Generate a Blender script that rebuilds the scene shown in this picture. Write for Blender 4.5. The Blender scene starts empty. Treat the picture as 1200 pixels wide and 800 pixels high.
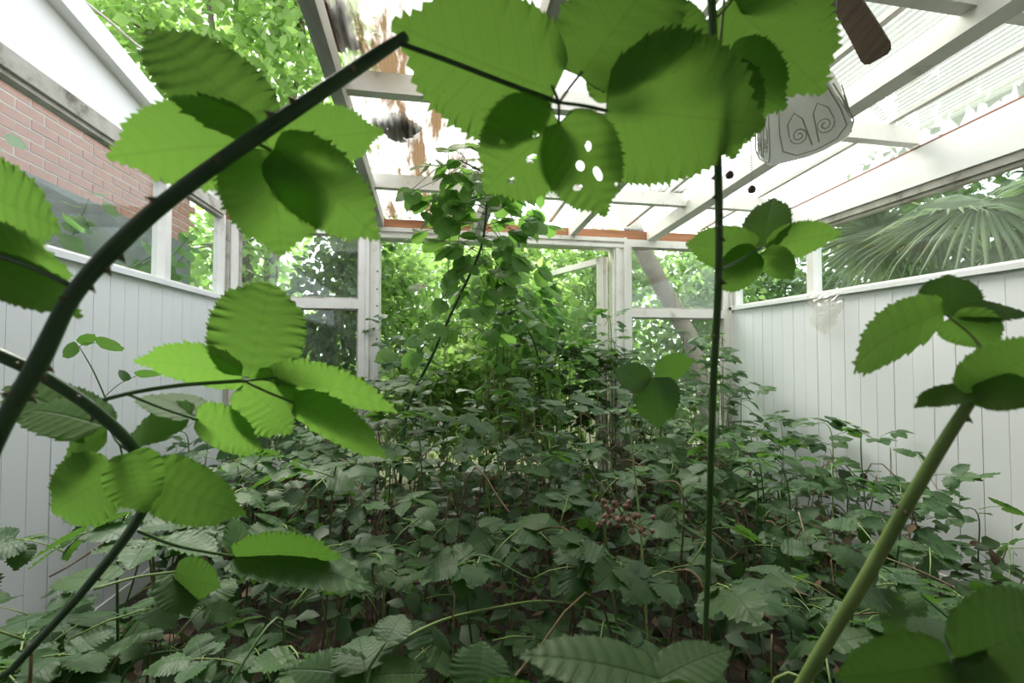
import bpy, math, random
import numpy as np
from mathutils import Vector, Matrix

random.seed(11)
RNG = np.random.default_rng(11)
SC = bpy.context.scene
COL = SC.collection

# ------------------------------------------------------------------ camera
F = 538.0                       # focal length in pixels of the 1200x800 frame
YAW, PITCH, CAMH = math.radians(10.0), math.radians(1.6), 1.15
cam_data = bpy.data.cameras.new('camera')
cam_data.sensor_width = 36.0
cam_data.sensor_fit = 'HORIZONTAL'
cam_data.lens = F / 1200.0 * 36.0
cam_data.clip_start = 0.02
cam_data.dof.use_dof = True
cam_data.dof.focus_distance = 1.5
cam_data.dof.aperture_fstop = 6.5
cam = bpy.data.objects.new('camera', cam_data)
COL.objects.link(cam)
cam.location = (0, 0, CAMH)
cam.rotation_euler = (math.pi / 2 + PITCH, 0, -YAW)
SC.camera = cam

# ------------------------------------------------------------------ sky, exposure
world = bpy.data.worlds.new('overcast_sky')
SC.world = world
world.use_nodes = True
wn = world.node_tree
wn.nodes['Background'].inputs['Color'].default_value = (0.92, 0.955, 1.02, 1)
wn.nodes['Background'].inputs['Strength'].default_value = 1.9
sun_d = bpy.data.lights.new('sun', 'SUN')
sun_d.energy = 6.5
sun_d.angle = math.radians(35)
sun_d.color = (1.0, 0.96, 0.88)
sun = bpy.data.objects.new('sun', sun_d)
COL.objects.link(sun)
sun.location = (-3, 8, 9)
sun.rotation_euler = (math.radians(-38), math.radians(-14), 0)
vs = SC.view_settings
vs.view_transform = 'Standard'
vs.look = 'None'
vs.gamma = 1.0
vs.use_curve_mapping = False
vs.exposure = 0.85
SC.cycles.transparent_max_bounces = 24
SC.cycles.max_bounces = 10
SC.cycles.diffuse_bounces = 5
SC.cycles.transmission_bounces = 8

# ------------------------------------------------------------------ pixel -> point
C0 = Vector((0, 0, CAMH))
FWD = Vector((math.sin(YAW) * math.cos(PITCH), math.cos(YAW) * math.cos(PITCH), math.sin(PITCH)))
RGT = Vector((math.cos(YAW), -math.sin(YAW), 0))
UPV = RGT.cross(FWD)


def P(px, py, d):
    return C0 + d * (FWD + (px - 600) / F * RGT + (400 - py) / F * UPV)


def pix(p):
    v = Vector(p) - C0
    d = v.dot(FWD)
    return 600 + F * v.dot(RGT) / d, 400 - F * v.dot(UPV) / d, d


# ------------------------------------------------------------------ materials
MATS = {}


def newmat(name):
    m = bpy.data.materials.new(name)
    m.use_nodes = True
    m.node_tree.nodes.clear()
    MATS[name] = m
    return m, m.node_tree.nodes, m.node_tree.links


def N(nodes, t, **kw):
    n = nodes.new(t)
    for k, v in kw.items():
        if k in n.inputs:
            n.inputs[k].default_value = v
        else:
            setattr(n, k, v)
    return n


def ramp(nodes, stops):
    r = nodes.new('ShaderNodeValToRGB')
    e = r.color_ramp.elements
    while len(e) < len(stops):
        e.new(0.5)
    for i, (p, c) in enumerate(stops):
        e[i].position = p
        e[i].color = (c[0], c[1], c[2], 1)
    return r


def surf(name, stops, scale=6.0, rough=0.6, bump=0.0, stretch=(1, 1, 1), detail=6, spec=0.3, dist=0.0):
    m, n, l = newmat(name)
    out = N(n, 'ShaderNodeOutputMaterial')
    b = N(n, 'ShaderNodeBsdfPrincipled', Roughness=rough)
    b.inputs['Specular IOR Level'].default_value = spec
    tc = N(n, 'ShaderNodeTexCoord')
    mp = N(n, 'ShaderNodeMapping')
    mp.inputs['Scale'].default_value = stretch
    l.new(tc.outputs['Object'], mp.inputs['Vector'])
    no = N(n, 'ShaderNodeTexNoise', Scale=scale, Detail=detail, Roughness=0.6, Distortion=dist)
    l.new(mp.outputs['Vector'], no.inputs['Vector'])
    r = ramp(n, stops)
    l.new(no.outputs['Fac'], r.inputs['Fac'])
    l.new(r.outputs['Color'], b.inputs['Base Color'])
    if bump:
        bp = N(n, 'ShaderNodeBump', Strength=bump, Distance=0.01)
        l.new(no.outputs['Fac'], bp.inputs['Height'])
        l.new(bp.outputs['Normal'], b.inputs['Normal'])
    l.new(b.outputs['BSDF'], out.inputs['Surface'])
    return m


def leafmat(name, c_dark, c_light, t_col, t_fac=0.42, rough=0.42, veins=True, vein_col=None, spot=True):
    """leaf: colour varies leaf by leaf, veins run in leaf coordinates, light passes through"""
    m, n, l = newmat(name)
    out = N(n, 'ShaderNodeOutputMaterial')
    b = N(n, 'ShaderNodeBsdfPrincipled', Roughness=rough)
    b.inputs['Specular IOR Level'].default_value = 0.22
    oi = N(n, 'ShaderNodeObjectInfo')
    geo = N(n, 'ShaderNodeNewGeometry')
    no = N(n, 'ShaderNodeTexNoise', Scale=7.0, Detail=3.0)
    l.new(geo.outputs['Position'], no.inputs['Vector'])
    add = N(n, 'ShaderNodeMath', operation='ADD')
    l.new(oi.outputs['Random'], add.inputs[0])
    l.new(no.outputs['Fac'], add.inputs[1])
    isl = N(n, 'ShaderNodeMath', operation='ADD')
    l.new(add.outputs[0], isl.inputs[0])
    l.new(geo.outputs['Random Per Island'], isl.inputs[1])
    half = N(n, 'ShaderNodeMath', operation='DIVIDE')
    l.new(isl.outputs[0], half.inputs[0])
    half.inputs[1].default_value = 2.6
    r = ramp(n, [(0.15, c_dark), (0.85, c_light)])
    l.new(half.outputs[0], r.inputs['Fac'])
    col = r.outputs['Color']
    if veins:
        uv = N(n, 'ShaderNodeUVMap')
        sep = N(n, 'ShaderNodeSeparateXYZ')
        l.new(uv.outputs['UV'], sep.inputs[0])
        s1 = N(n, 'ShaderNodeMath', operation='SUBTRACT')
        l.new(sep.outputs['X'], s1.inputs[0]); s1.inputs[1].default_value = 0.5
        ab = N(n, 'ShaderNodeMath', operation='ABSOLUTE')
        l.new(s1.outputs[0], ab.inputs[0])
        mul = N(n, 'ShaderNodeMath', operation='MULTIPLY')
        l.new(ab.outputs[0], mul.inputs[0]); mul.inputs[1].default_value = 0.62
        s2 = N(n, 'ShaderNodeMath', operation='SUBTRACT')
        l.new(sep.outputs['Y'], s2.inputs[0]); l.new(mul.outputs[0], s2.inputs[1])
        m9 = N(n, 'ShaderNodeMath', operation='MULTIPLY')
        l.new(s2.outputs[0], m9.inputs[0]); m9.inputs[1].default_value = 9.0
        fr = N(n, 'ShaderNodeMath', operation='PINGPONG')
        l.new(m9.outputs[0], fr.inputs[0]); fr.inputs[1].default_value = 0.5
        mr = N(n, 'ShaderNodeMapRange')
        mr.inputs['From Min'].default_value = 0.0; mr.inputs['From Max'].default_value = 0.07
        mr.inputs['To Min'].default_value = 1.0; mr.inputs['To Max'].default_value = 0.0
        l.new(fr.outputs[0], mr.inputs['Value'])
        mid = N(n, 'ShaderNodeMapRange')
        mid.inputs['From Min'].default_value = 0.004; mid.inputs['From Max'].default_value = 0.016
        mid.inputs['To Min'].default_value = 1.0; mid.inputs['To Max'].default_value = 0.0
        l.new(ab.outputs[0], mid.inputs['Value'])
        mx = N(n, 'ShaderNodeMath', operation='MAXIMUM')
        l.new(mr.outputs[0], mx.inputs[0]); l.new(mid.outputs[0], mx.inputs[1])
        fac = N(n, 'ShaderNodeMath', operation='MULTIPLY')
        l.new(mx.outputs[0], fac.inputs[0]); fac.inputs[1].default_value = 0.4
        mc = N(n, 'ShaderNodeMixRGB')
        l.new(fac.outputs[0], mc.inputs['Fac'])
        l.new(col, mc.inputs['Color1'])
        vc = vein_col or tuple(0.5 * a for a in c_dark)
        mc.inputs['Color2'].default_value = (*vc, 1)
        col = mc.outputs['Color']
        bp = N(n, 'ShaderNodeBump', Strength=0.35, Distance=0.002)
        inv = N(n, 'ShaderNodeMath', operation='SUBTRACT')
        inv.inputs[0].default_value = 1.0
        l.new(mx.outputs[0], inv.inputs[1])
        l.new(inv.outputs[0], bp.inputs['Height'])
        l.new(bp.outputs['Normal'], b.inputs['Normal'])
        if spot:
            sp = N(n, 'ShaderNodeTexNoise', Scale=16.0, Detail=2.0)
            l.new(uv.outputs['UV'], sp.inputs['Vector'])
            sr = N(n, 'ShaderNodeMapRange')
            sr.inputs['From Min'].default_value = 0.72; sr.inputs['From Max'].default_value = 0.76
            l.new(sp.outputs['Fac'], sr.inputs['Value'])
            mc2 = N(n, 'ShaderNodeMixRGB')
            l.new(sr.outputs[0], mc2.inputs['Fac'])
            l.new(col, mc2.inputs['Color1'])
            mc2.inputs['Color2'].default_value = (0.05, 0.055, 0.02, 1)
            col = mc2.outputs['Color']
    l.new(col, b.inputs['Base Color'])
    tr = N(n, 'ShaderNodeBsdfTranslucent')
    tm = N(n, 'ShaderNodeMixRGB', blend_type='MULTIPLY', Fac=0.0)
    tm.inputs['Fac'].default_value = 0.35
    tm.inputs['Color1'].default_value = (*t_col, 1)
    sc2 = N(n, 'ShaderNodeMixRGB', blend_type='ADD')
    sc2.inputs['Fac'].default_value = 1.0
    l.new(col, sc2.inputs['Color1']); l.new(col, sc2.inputs['Color2'])
    br = N(n, 'ShaderNodeMixRGB', blend_type='ADD')
    br.inputs['Fac'].default_value = 1.0
    l.new(sc2.outputs['Color'], br.inputs['Color1']); l.new(sc2.outputs['Color'], br.inputs['Color2'])
    l.new(br.outputs['Color'], tm.inputs['Color2'])
    l.new(tm.outputs['Color'], tr.inputs['Color'])
    ms = N(n, 'ShaderNodeMixShader')
    ms.inputs['Fac'].default_value = t_fac
    l.new(b.outputs['BSDF'], ms.inputs[1]); l.new(tr.outputs['BSDF'], ms.inputs[2])
    l.new(ms.outputs[0], out.inputs['Surface'])
    return m


def glassmat(name, dirt=0.10, gloss=0.07, tint=(0.95, 0.98, 0.97)):
    m, n, l = newmat(name)
    out = N(n, 'ShaderNodeOutputMaterial')
    tr = N(n, 'ShaderNodeBsdfTransparent'); tr.inputs['Color'].default_value = (*tint, 1)
    gl = N(n, 'ShaderNodeBsdfGlossy', Roughness=0.03)
    df = N(n, 'ShaderNodeBsdfTranslucent'); df.inputs['Color'].default_value = (0.85, 0.87, 0.85, 1)
    d2 = N(n, 'ShaderNodeBsdfDiffuse'); d2.inputs['Color'].default_value = (0.8, 0.82, 0.8, 1)
    m0 = N(n, 'ShaderNodeMixShader'); m0.inputs['Fac'].default_value = 0.4
    l.new(df.outputs[0], m0.inputs[1]); l.new(d2.outputs[0], m0.inputs[2])
    tc = N(n, 'ShaderNodeTexCoord')
    no = N(n, 'ShaderNodeTexNoise', Scale=3.5, Detail=8.0, Roughness=0.65)
    l.new(tc.outputs['Object'], no.inputs['Vector'])
    mr = N(n, 'ShaderNodeMapRange')
    mr.inputs['From Min'].default_value = 0.35; mr.inputs['From Max'].default_value = 0.75
    mr.inputs['To Min'].default_value = dirt * 0.3; mr.inputs['To Max'].default_value = dirt * 2.2
    l.new(no.outputs['Fac'], mr.inputs['Value'])
    m1 = N(n, 'ShaderNodeMixShader'); m1.inputs['Fac'].default_value = gloss
    l.new(tr.outputs[0], m1.inputs[1]); l.new(gl.outputs[0], m1.inputs[2])
    m2 = N(n, 'ShaderNodeMixShader')
    l.new(mr.outputs[0], m2.inputs['Fac'])
    l.new(m1.outputs[0], m2.inputs[1]); l.new(m0.outputs[0], m2.inputs[2])
    l.new(m2.outputs[0], out.inputs['Surface'])
    return m


def polymat(name, clear=0.38, stain=((0.62, 0.93, 0.94, 0.90), (0.80, 0.55, 0.50, 0.38))):
    """ribbed plastic roofing: part clear, part milky, algae and dirt stains"""
    m, n, l = newmat(name)
    out = N(n, 'ShaderNodeOutputMaterial')
    tc = N(n, 'ShaderNodeTexCoord')
    mp = N(n, 'ShaderNodeMapping'); mp.inputs['Scale'].default_value = (5.0, 0.9, 1.0)
    l.new(tc.outputs['Object'], mp.inputs['Vector'])
    no = N(n, 'ShaderNodeTexNoise', Scale=1.6, Detail=7.0, Roughness=0.62)
    l.new(mp.outputs[0], no.inputs['Vector'])
    r = ramp(n, [(stain[0][0], stain[0][1:]), (stain[1][0], stain[1][1:])])
    l.new(no.outputs['Fac'], r.inputs['Fac'])
    tl = N(n, 'ShaderNodeBsdfTranslucent')
    dk = N(n, 'ShaderNodeMixRGB', blend_type='MULTIPLY')
    dk.inputs['Fac'].default_value = 1.0
    dk.inputs['Color2'].default_value = (0.62, 0.64, 0.62, 1)
    l.new(r.outputs['Color'], dk.inputs['Color1'])
    l.new(dk.outputs['Color'], tl.inputs['Color'])
    tr = N(n, 'ShaderNodeBsdfTransparent')
    l.new(r.outputs['Color'], tr.inputs['Color'])
    gl = N(n, 'ShaderNodeBsdfGlossy', Roughness=0.25)
    m1 = N(n, 'ShaderNodeMixShader'); m1.inputs['Fac'].default_value = 1 - clear
    l.new(tr.outputs[0], m1.inputs[1]); l.new(tl.outputs[0], m1.inputs[2])
    m2 = N(n, 'ShaderNodeMixShader'); m2.inputs['Fac'].default_value = 0.06
    l.new(m1.outputs[0], m2.inputs[1]); l.new(gl.outputs[0], m2.inputs[2])
    l.new(m2.outputs[0], out.inputs['Surface'])
    return m


surf('white_panel', [(0.3, (0.83, 0.84, 0.86)), (0.62, (0.79, 0.80, 0.82)), (0.8, (0.62, 0.62, 0.58))], 2.2, 0.35, 0, (1, 1, 0.35))
surf('white_paint', [(0.3, (0.80, 0.79, 0.75)), (0.6, (0.74, 0.72, 0.67)), (0.72, (0.52, 0.48, 0.40)), (0.8, (0.30, 0.26, 0.20))], 9, 0.55, 0.15)
surf('white_beam', [(0.3, (0.84, 0.84, 0.83)), (0.7, (0.78, 0.78, 0.76)), (0.85, (0.5, 0.48, 0.43))], 3, 0.5)
surf('grey_timber', [(0.3, (0.60, 0.59, 0.56)), (0.6, (0.48, 0.47, 0.44)), (0.75, (0.28, 0.26, 0.22))], 7, 0.7, 0.2, (1, 0.15, 1))
surf('weathered_frame', [(0.3, (0.50, 0.48, 0.43)), (0.55, (0.38, 0.36, 0.31)), (0.75, (0.10, 0.09, 0.07))], 10, 0.8, 0.3)
surf('brown_timber', [(0.3, (0.42, 0.20, 0.10)), (0.55, (0.30, 0.13, 0.065)), (0.75, (0.09, 0.05, 0.03))], 5, 0.7, 0.2, (0.25, 1, 3))
surf('fan_wood', [(0.3, (0.26, 0.18, 0.13)), (0.7, (0.15, 0.10, 0.075))], 9, 0.5, 0.15, (8, 1, 1))
surf('fan_metal', [(0.3, (0.14, 0.09, 0.05)), (0.7, (0.07, 0.045, 0.03))], 12, 0.4)
surf('chain_metal', [(0.3, (0.16, 0.13, 0.10)), (0.7, (0.09, 0.07, 0.06))], 20, 0.4)
surf('red_seal', [(0.3, (0.36, 0.15, 0.12)), (0.7, (0.26, 0.13, 0.10))], 12, 0.7)
surf('soil', [(0.3, (0.022, 0.017, 0.012)), (0.6, (0.045, 0.034, 0.024)), (0.8, (0.08, 0.06, 0.04))], 22, 0.95, 0.6)
surf('garden_soil', [(0.3, (0.05, 0.06, 0.025)), (0.7, (0.11, 0.12, 0.05))], 3, 0.95, 0.4)
surf('brick_red', [(0.3, (0.26, 0.125, 0.095)), (0.55, (0.34, 0.18, 0.135)), (0.75, (0.20, 0.12, 0.10))], 8, 0.9, 0.25)
surf('brick_dark', [(0.3, (0.15, 0.085, 0.05)), (0.7, (0.23, 0.13, 0.07))], 14, 0.9, 0.3)
surf('mortar', [(0.3, (0.50, 0.46, 0.41)), (0.7, (0.40, 0.37, 0.33))], 20, 0.95, 0.2)
surf('grey_render', [(0.3, (0.16, 0.175, 0.17)), (0.6, (0.105, 0.12, 0.11)), (0.8, (0.07, 0.09, 0.055))], 5, 0.9, 0.2)
surf('cane_green', [(0.3, (0.045, 0.11, 0.035)), (0.7, (0.085, 0.16, 0.05))], 25, 0.45, 0, (1, 1, 1), 4, 0.4)
surf('cane_dark', [(0.3, (0.03, 0.07, 0.035)), (0.7, (0.055, 0.11, 0.05))], 25, 0.4, 0, (1, 1, 1), 4, 0.4)
surf('cane_pale', [(0.3, (0.15, 0.24, 0.07)), (0.7, (0.24, 0.33, 0.11))], 25, 0.5)
surf('straw', [(0.3, (0.30, 0.23, 0.14)), (0.7, (0.42, 0.34, 0.22))], 20, 0.8)
surf('twig', [(0.3, (0.13, 0.085, 0.05)), (0.7, (0.22, 0.16, 0.10))], 20, 0.85)
surf('bark', [(0.3, (0.16, 0.14, 0.11)), (0.6, (0.25, 0.22, 0.18)), (0.8, (0.10, 0.085, 0.06))], 9, 0.9, 0.4, (1, 1, 0.3))
surf('dead_leaf', [(0.3, (0.07, 0.048, 0.03)), (0.7, (0.16, 0.105, 0.06))], 15, 0.85)
surf('berry', [(0.3, (0.20, 0.10, 0.085)), (0.7, (0.36, 0.22, 0.18))], 60, 0.7)
surf('thorn', [(0.3, (0.10, 0.12, 0.06)), (0.7, (0.17, 0.10, 0.06))], 30, 0.5)
surf('blue_pipe', [(0.3, (0.10, 0.10, 0.34)), (0.7, (0.16, 0.15, 0.42))], 10, 0.4)
surf('grey_pipe', [(0.3, (0.50, 0.53, 0.53)), (0.7, (0.40, 0.43, 0.43))], 10, 0.4)
surf('roof_litter', [(0.3, (0.05, 0.035, 0.02)), (0.7, (0.12, 0.075, 0.04))], 20, 0.95, 0.3)
glassmat('dirty_glass', 0.022, 0.03)
glassmat('hazy_glass', 0.025, 0.028)
polymat('ribbed_plastic', 0.66)
polymat('stained_plastic', 0.60, ((0.42, 0.95, 0.93, 0.86), (0.56, 0.16, 0.10, 0.05)))
leafmat('bramble_leaf', (0.022, 0.064, 0.025), (0.070, 0.132, 0.048), (0.20, 0.42, 0.06), 0.28, 0.46)
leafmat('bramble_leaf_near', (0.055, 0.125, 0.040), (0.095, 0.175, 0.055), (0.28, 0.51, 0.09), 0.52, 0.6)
leafmat('thicket_leaf', (0.020, 0.050, 0.020), (0.050, 0.090, 0.034), (0.14, 0.30, 0.05), 0.25, 0.45, False)  # darker copy of the bramble leaf: shade under the canopy put into the colour
leafmat('garden_leaf', (0.085, 0.165, 0.050), (0.250, 0.340, 0.130), (0.46, 0.66, 0.22), 0.46, 0.42, False)
leafmat('garden_leaf_deep', (0.030, 0.080, 0.028), (0.090, 0.160, 0.055), (0.24, 0.44, 0.08), 0.38, 0.42, False)
leafmat('vine_leaf', (0.080, 0.170, 0.045), (0.130, 0.240, 0.075), (0.36, 0.62, 0.14), 0.52, 0.42)
leafmat('palm_blade', (0.030, 0.070, 0.032), (0.120, 0.160, 0.065), (0.28, 0.40, 0.14), 0.28, 0.6, False)

# frosted shade with scrolled relief lines
m, n, l = newmat('frosted_shade')
out = N(n, 'ShaderNodeOutputMaterial')
b = N(n, 'ShaderNodeBsdfPrincipled', Roughness=0.5)
b.inputs['Base Color'].default_value = (0.88, 0.88, 0.85, 1)
t = N(n, 'ShaderNodeBsdfTranslucent'); t.inputs['Color'].default_value = (0.90, 0.91, 0.88, 1)
ms = N(n, 'ShaderNodeMixShader'); ms.inputs['Fac'].default_value = 0.6
l.new(b.outputs[0], ms.inputs[1]); l.new(t.outputs[0], ms.inputs[2]); l.new(ms.outputs[0], out.inputs['Surface'])
surf('shade_relief', [(0.3, (0.50, 0.48, 0.42)), (0.7, (0.60, 0.58, 0.52))], 30, 0.6)
# crumpled clear plastic
m, n, l = newmat('clear_plastic')
out = N(n, 'ShaderNodeOutputMaterial')
tr = N(n, 'ShaderNodeBsdfTransparent'); tr.inputs['Color'].default_value = (0.96, 0.95, 0.93, 1)
gl = N(n, 'ShaderNodeBsdfGlossy', Roughness=0.15)
df = N(n, 'ShaderNodeBsdfDiffuse'); df.inputs['Color'].default_value = (0.85, 0.80, 0.72, 1)
m1 = N(n, 'ShaderNodeMixShader'); m1.inputs['Fac'].default_value = 0.18
m2 = N(n, 'ShaderNodeMixShader'); m2.inputs['Fac'].default_value = 0.28
m1.inputs['Fac'].default_value = 0.10; m2.inputs['Fac'].default_value = 0.13
l.new(tr.outputs[0], m1.inputs[1]); l.new(gl.outputs[0], m1.inputs[2])
l.new(m1.outputs[0], m2.inputs[1]); l.new(df.outputs[0], m2.inputs[2]); l.new(m2.outputs[0], out.inputs['Surface'])

# ------------------------------------------------------------------ object helpers
W = {}
ID = Matrix.Identity(4)


def link(o, parent=None, M=None):
    M = M if M is not None else ID
    COL.objects.link(o)
    W[o.name] = M
    if parent is not None:
        o.parent = parent
        o.matrix_parent_inverse = W[parent.name].inverted()
    o.matrix_basis = M
    return o


def thing(name, label, cat, loc=(0, 0, 0), group=None, kind=None):
    o = bpy.data.objects.new(name, None)
    o.empty_display_size = 0.05
    link(o, None, Matrix.Translation(Vector(loc)))
    if label:
        o['label'] = label
    if cat:
        o['category'] = cat
    if group:
        o['group'] = group
    if kind:
        o['kind'] = kind
    return o


def tag(o, label=None, cat=None, group=None, kind=None):
    for k, v in (('label', label), ('category', cat), ('group', group), ('kind', kind)):
        if v:
            o[k] = v
    return o


class MB:
    """collects geometry for ONE mesh"""

    def __init__(self):
        self.v, self.f, self.uv = [], [], None

    def box(self, x0, x1, y0, y1, z0, z1):
        b = len(self.v)
        self.v += [(x, y, z) for z in (z0, z1) for y in (y0, y1) for x in (x0, x1)]
        self.f += [tuple(b + i for i in q) for q in ((0, 2, 3, 1), (4, 5, 7, 6), (0, 1, 5, 4), (2, 6, 7, 3), (0, 4, 6, 2), (1, 3, 7, 5))]
        return self

    def bar(self, a, c, w, h, up=(0, 0, 1)):
        a, c = Vector(a), Vector(c)
        d = (c - a).normalized()
        s = d.cross(Vector(up))
        if s.length < 1e-4:
            s = d.cross(Vector((0, 1, 0)))
        s.normalize()
        u = s.cross(d)
        b = len(self.v)
        for p in (a, c):
            for i, j in ((-1, -1), (1, -1), (1, 1), (-1, 1)):
                self.v.append(tuple(p + s * (i * w / 2) + u * (j * h / 2)))
        self.f += [(b, b + 1, b + 2, b + 3), (b + 7, b + 6, b + 5, b + 4)]
        for i in range(4):
            j = (i + 1) % 4
            self.f.append((b + i, b + 4 + i, b + 4 + j, b + j))
        return self

    def tube(self, pts, rad, k=6, cap=True):
        pts = [Vector(p) for p in pts]
        if not isinstance(rad, (list, tuple)):
            rad = [rad] * len(pts)
        b = len(self.v)
        nrm = None
        for i, p in enumerate(pts):
            d = (pts[min(i + 1, len(pts) - 1)] - pts[max(i - 1, 0)])
            if d.length < 1e-9:
                d = Vector((0, 0, 1))
            d.normalize()
            if nrm is None:
                nrm = d.cross(Vector((0.3, 0.2, 0.93)))
                if nrm.length < 1e-3:
                    nrm = d.cross(Vector((1, 0, 0)))
            nrm = (nrm - d * nrm.dot(d)).normalized()
            s = d.cross(nrm)
            for j in range(k):
                a = 2 * math.pi * j / k
                self.v.append(tuple(p + (nrm * math.cos(a) + s * math.sin(a)) * rad[i]))
        for i in range(len(pts) - 1):
            for j in range(k):
                j2 = (j + 1) % k
                self.f.append((b + i * k + j, b + i * k + j2, b + (i + 1) * k + j2, b + (i + 1) * k + j))
        if cap:
            self.f.append(tuple(b + j for j in range(k))[::-1])
            e = b + (len(pts) - 1) * k
            self.f.append(tuple(e + j for j in range(k)))
        return self

    def mesh(self, name, mat, smooth=False):
        me = bpy.data.meshes.new(name)
        me.from_pydata([tuple(p) for p in self.v], [], self.f)
        me.materials.append(MATS[mat])
        if smooth:
            me.polygons.foreach_set('use_smooth', [True] * len(me.polygons))
        me.update()
        return me

    def build(self, name, mat, parent=None, smooth=False, origin=None):
        if origin is None and parent is not None:
            origin = W[parent.name].translation
        org = Vector(origin) if origin is not None else Vector((0, 0, 0))
        if org.length > 0:
            self.v = [tuple(Vector(p) - org) for p in self.v]
        o = bpy.data.objects.new(name, self.mesh(name, mat, smooth))
        return link(o, parent, Matrix.Translation(org))


def inst(name, me, M, parent):
    return link(bpy.data.objects.new(name, me), parent, M)


def struct(o):
    o['kind'] = 'structure'
    return o


def spline(pts, n=8):
    """Catmull-Rom through points (any dimension)"""
    pts = [np.array(p, float) for p in pts]
    q = [2 * pts[0] - pts[1]] + pts + [2 * pts[-1] - pts[-2]]
    out = []
    for i in range(1, len(q) - 2):
        for s in range(n):
            t = s / n
            a, b_, c, d = q[i - 1], q[i], q[i + 1], q[i + 2]
            out.append(0.5 * (2 * b_ + (c - a) * t + (2 * a - 5 * b_ + 4 * c - d) * t * t + (3 * b_ - a - 3 * c + d) * t ** 3))
    out.append(pts[-1])
    return out


# ------------------------------------------------------------------ leaf meshes (unit length along +Y, normal +Z)
def leaf_arrays(width=0.8, teeth=12, cols=5, fold=0.12, curl=0.15, pleat=0.012, holes=(), seed=0, tooth=0.045, round_=False, twist=0.0):
    rs = random.Random(seed)
    a, b_ = (0.46, 0.72) if not round_ else (0.42, 0.46)
    pk = a / (a + b_)
    norm = pk ** a * (1 - pk) ** b_
    ts = []
    for i in range(teeth):
        ts += [(i / teeth, 0.0), ((i + 0.72) / teeth, 1.0)]
    ts = [(0.0, 0.0)] + ts[1:] + [(1.0, 0.0)]
    nr = len(ts)
    us = np.linspace(-1, 1, 2 * (cols // 2) + 1)
    V, UV = [], []
    for ri, (t, pk_) in enumerate(ts):
        w = width / 2 * (t ** a * (1 - t) ** b_) / norm if 0 < t < 1 else 0.0
        if t > 0.80:
            w *= 1 - (0.5 if not round_ else 0.3) * min(1, (t - 0.80) / 0.12)
        tk = 1.0 if (ri // 2) % 3 == 1 else 0.55
        for u in us:
            edge = abs(u) > 0.99
            wt = w + (tooth * tk * (0.8 + 0.7 * rs.random()) * width * pk_ if edge and 0 < t < 1 else 0)
            x = u * wt
            y = t + (0.018 * pk_ if edge and t < 0.97 else 0) - 0.06 * abs(u) * (1 - t) * (t > 0)
            z = fold * abs(x) - curl * (t - 0.25) ** 2 * (1 if t > 0.25 else 0.3) + pleat * math.sin((t - 0.55 * abs(x)) * 9 * 2 * math.pi) * min(1, abs(u) * 2)
            z += twist * x * (t - 0.3) - 0.25 * curl * (abs(u) ** 2) * w
            V.append((x, y, z))
            UV.append((x + 0.5, t))
    Fc = []
    k = len(us)
    if holes:
        for vi, (x, y, z) in enumerate(V):
            for hx, hy, ha, hb, hr in holes:
                du = ((x - hx) * math.cos(hr) + (y - hy) * math.sin(hr)) / ha
                dw = (-(x - hx) * math.sin(hr) + (y - hy) * math.cos(hr)) / hb
                q = math.hypot(du, dw)
                if 0.72 < q < 1.5:
                    f_ = 1.0 / q
                    V[vi] = (hx + (x - hx) * f_, hy + (y - hy) * f_, z)
                    break
    for r in range(nr - 1):
        for c in range(k - 1):
            i0, i1, i2, i3 = r * k + c, r * k + c + 1, (r + 1) * k + c + 1, (r + 1) * k + c
            cx = sum(V[i][0] for i in (i0, i1, i2, i3)) / 4
            cy = sum(V[i][1] for i in (i0, i1, i2, i3)) / 4
            if any(((cx - hx) * math.cos(hr) + (cy - hy) * math.sin(hr)) ** 2 / ha ** 2 + (-(cx - hx) * math.sin(hr) + (cy - hy) * math.cos(hr)) ** 2 / hb ** 2 < 1 for hx, hy, ha, hb, hr in holes):
                continue
            if r == 0:
                Fc.append((i0, i2, i3))
            elif r == nr - 2:
                Fc.append((i0, i1, i2))
            else:
                Fc.append((i0, i1, i2, i3))
    return V, Fc, UV


def leaf_mesh(name, mat, **kw):
    V, Fc, UV = leaf_arrays(**kw)
    me = bpy.data.meshes.new(name)
    me.from_pydata(V, [], Fc)
    uvl = me.uv_layers.new(name='UVMap')
    idx = np.empty(len(me.loops), dtype=np.int32)
    me.loops.foreach_get('vertex_index', idx)
    uvl.data.foreach_set('uv', np.array(UV, dtype=np.float32)[idx].ravel())
    me.polygons.foreach_set('use_smooth', [True] * len(me.polygons))
    me.materials.append(MATS[mat])
    me.update()
    return me


def frame(y_axis, z_hint, origin, scale=1.0):
    y = Vector(y_axis).normalized()
    z = Vector(z_hint)
    z = (z - y * z.dot(y))
    if z.length < 1e-5:
        z = y.orthogonal()
    z.normalize()
    x = y.cross(z)
    M = Matrix((x, y, z)).transposed().to_4x4()
    M = M @ Matrix.Scale(scale, 4)
    M.translation = Vector(origin)
    return M


# ================================================================== THE ROOM
XL, XR, YB, YF = -1.41, 2.49, 3.5, -0.6
H = lambda h: CAMH + h          # heights are noted relative to the eye
SILL, HEAD_L, HEAD_R = H(0.385), H(1.02), H(0.87)

floor = struct(MB().box(XL - 0.1, XR + 0.1, YF, YB + 0.1, -0.12, 0).build('floor', 'soil'))


def roof_h(y):                  # underside of the rafters
    return H(0.925 + 0.06 * (YB - y))


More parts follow.
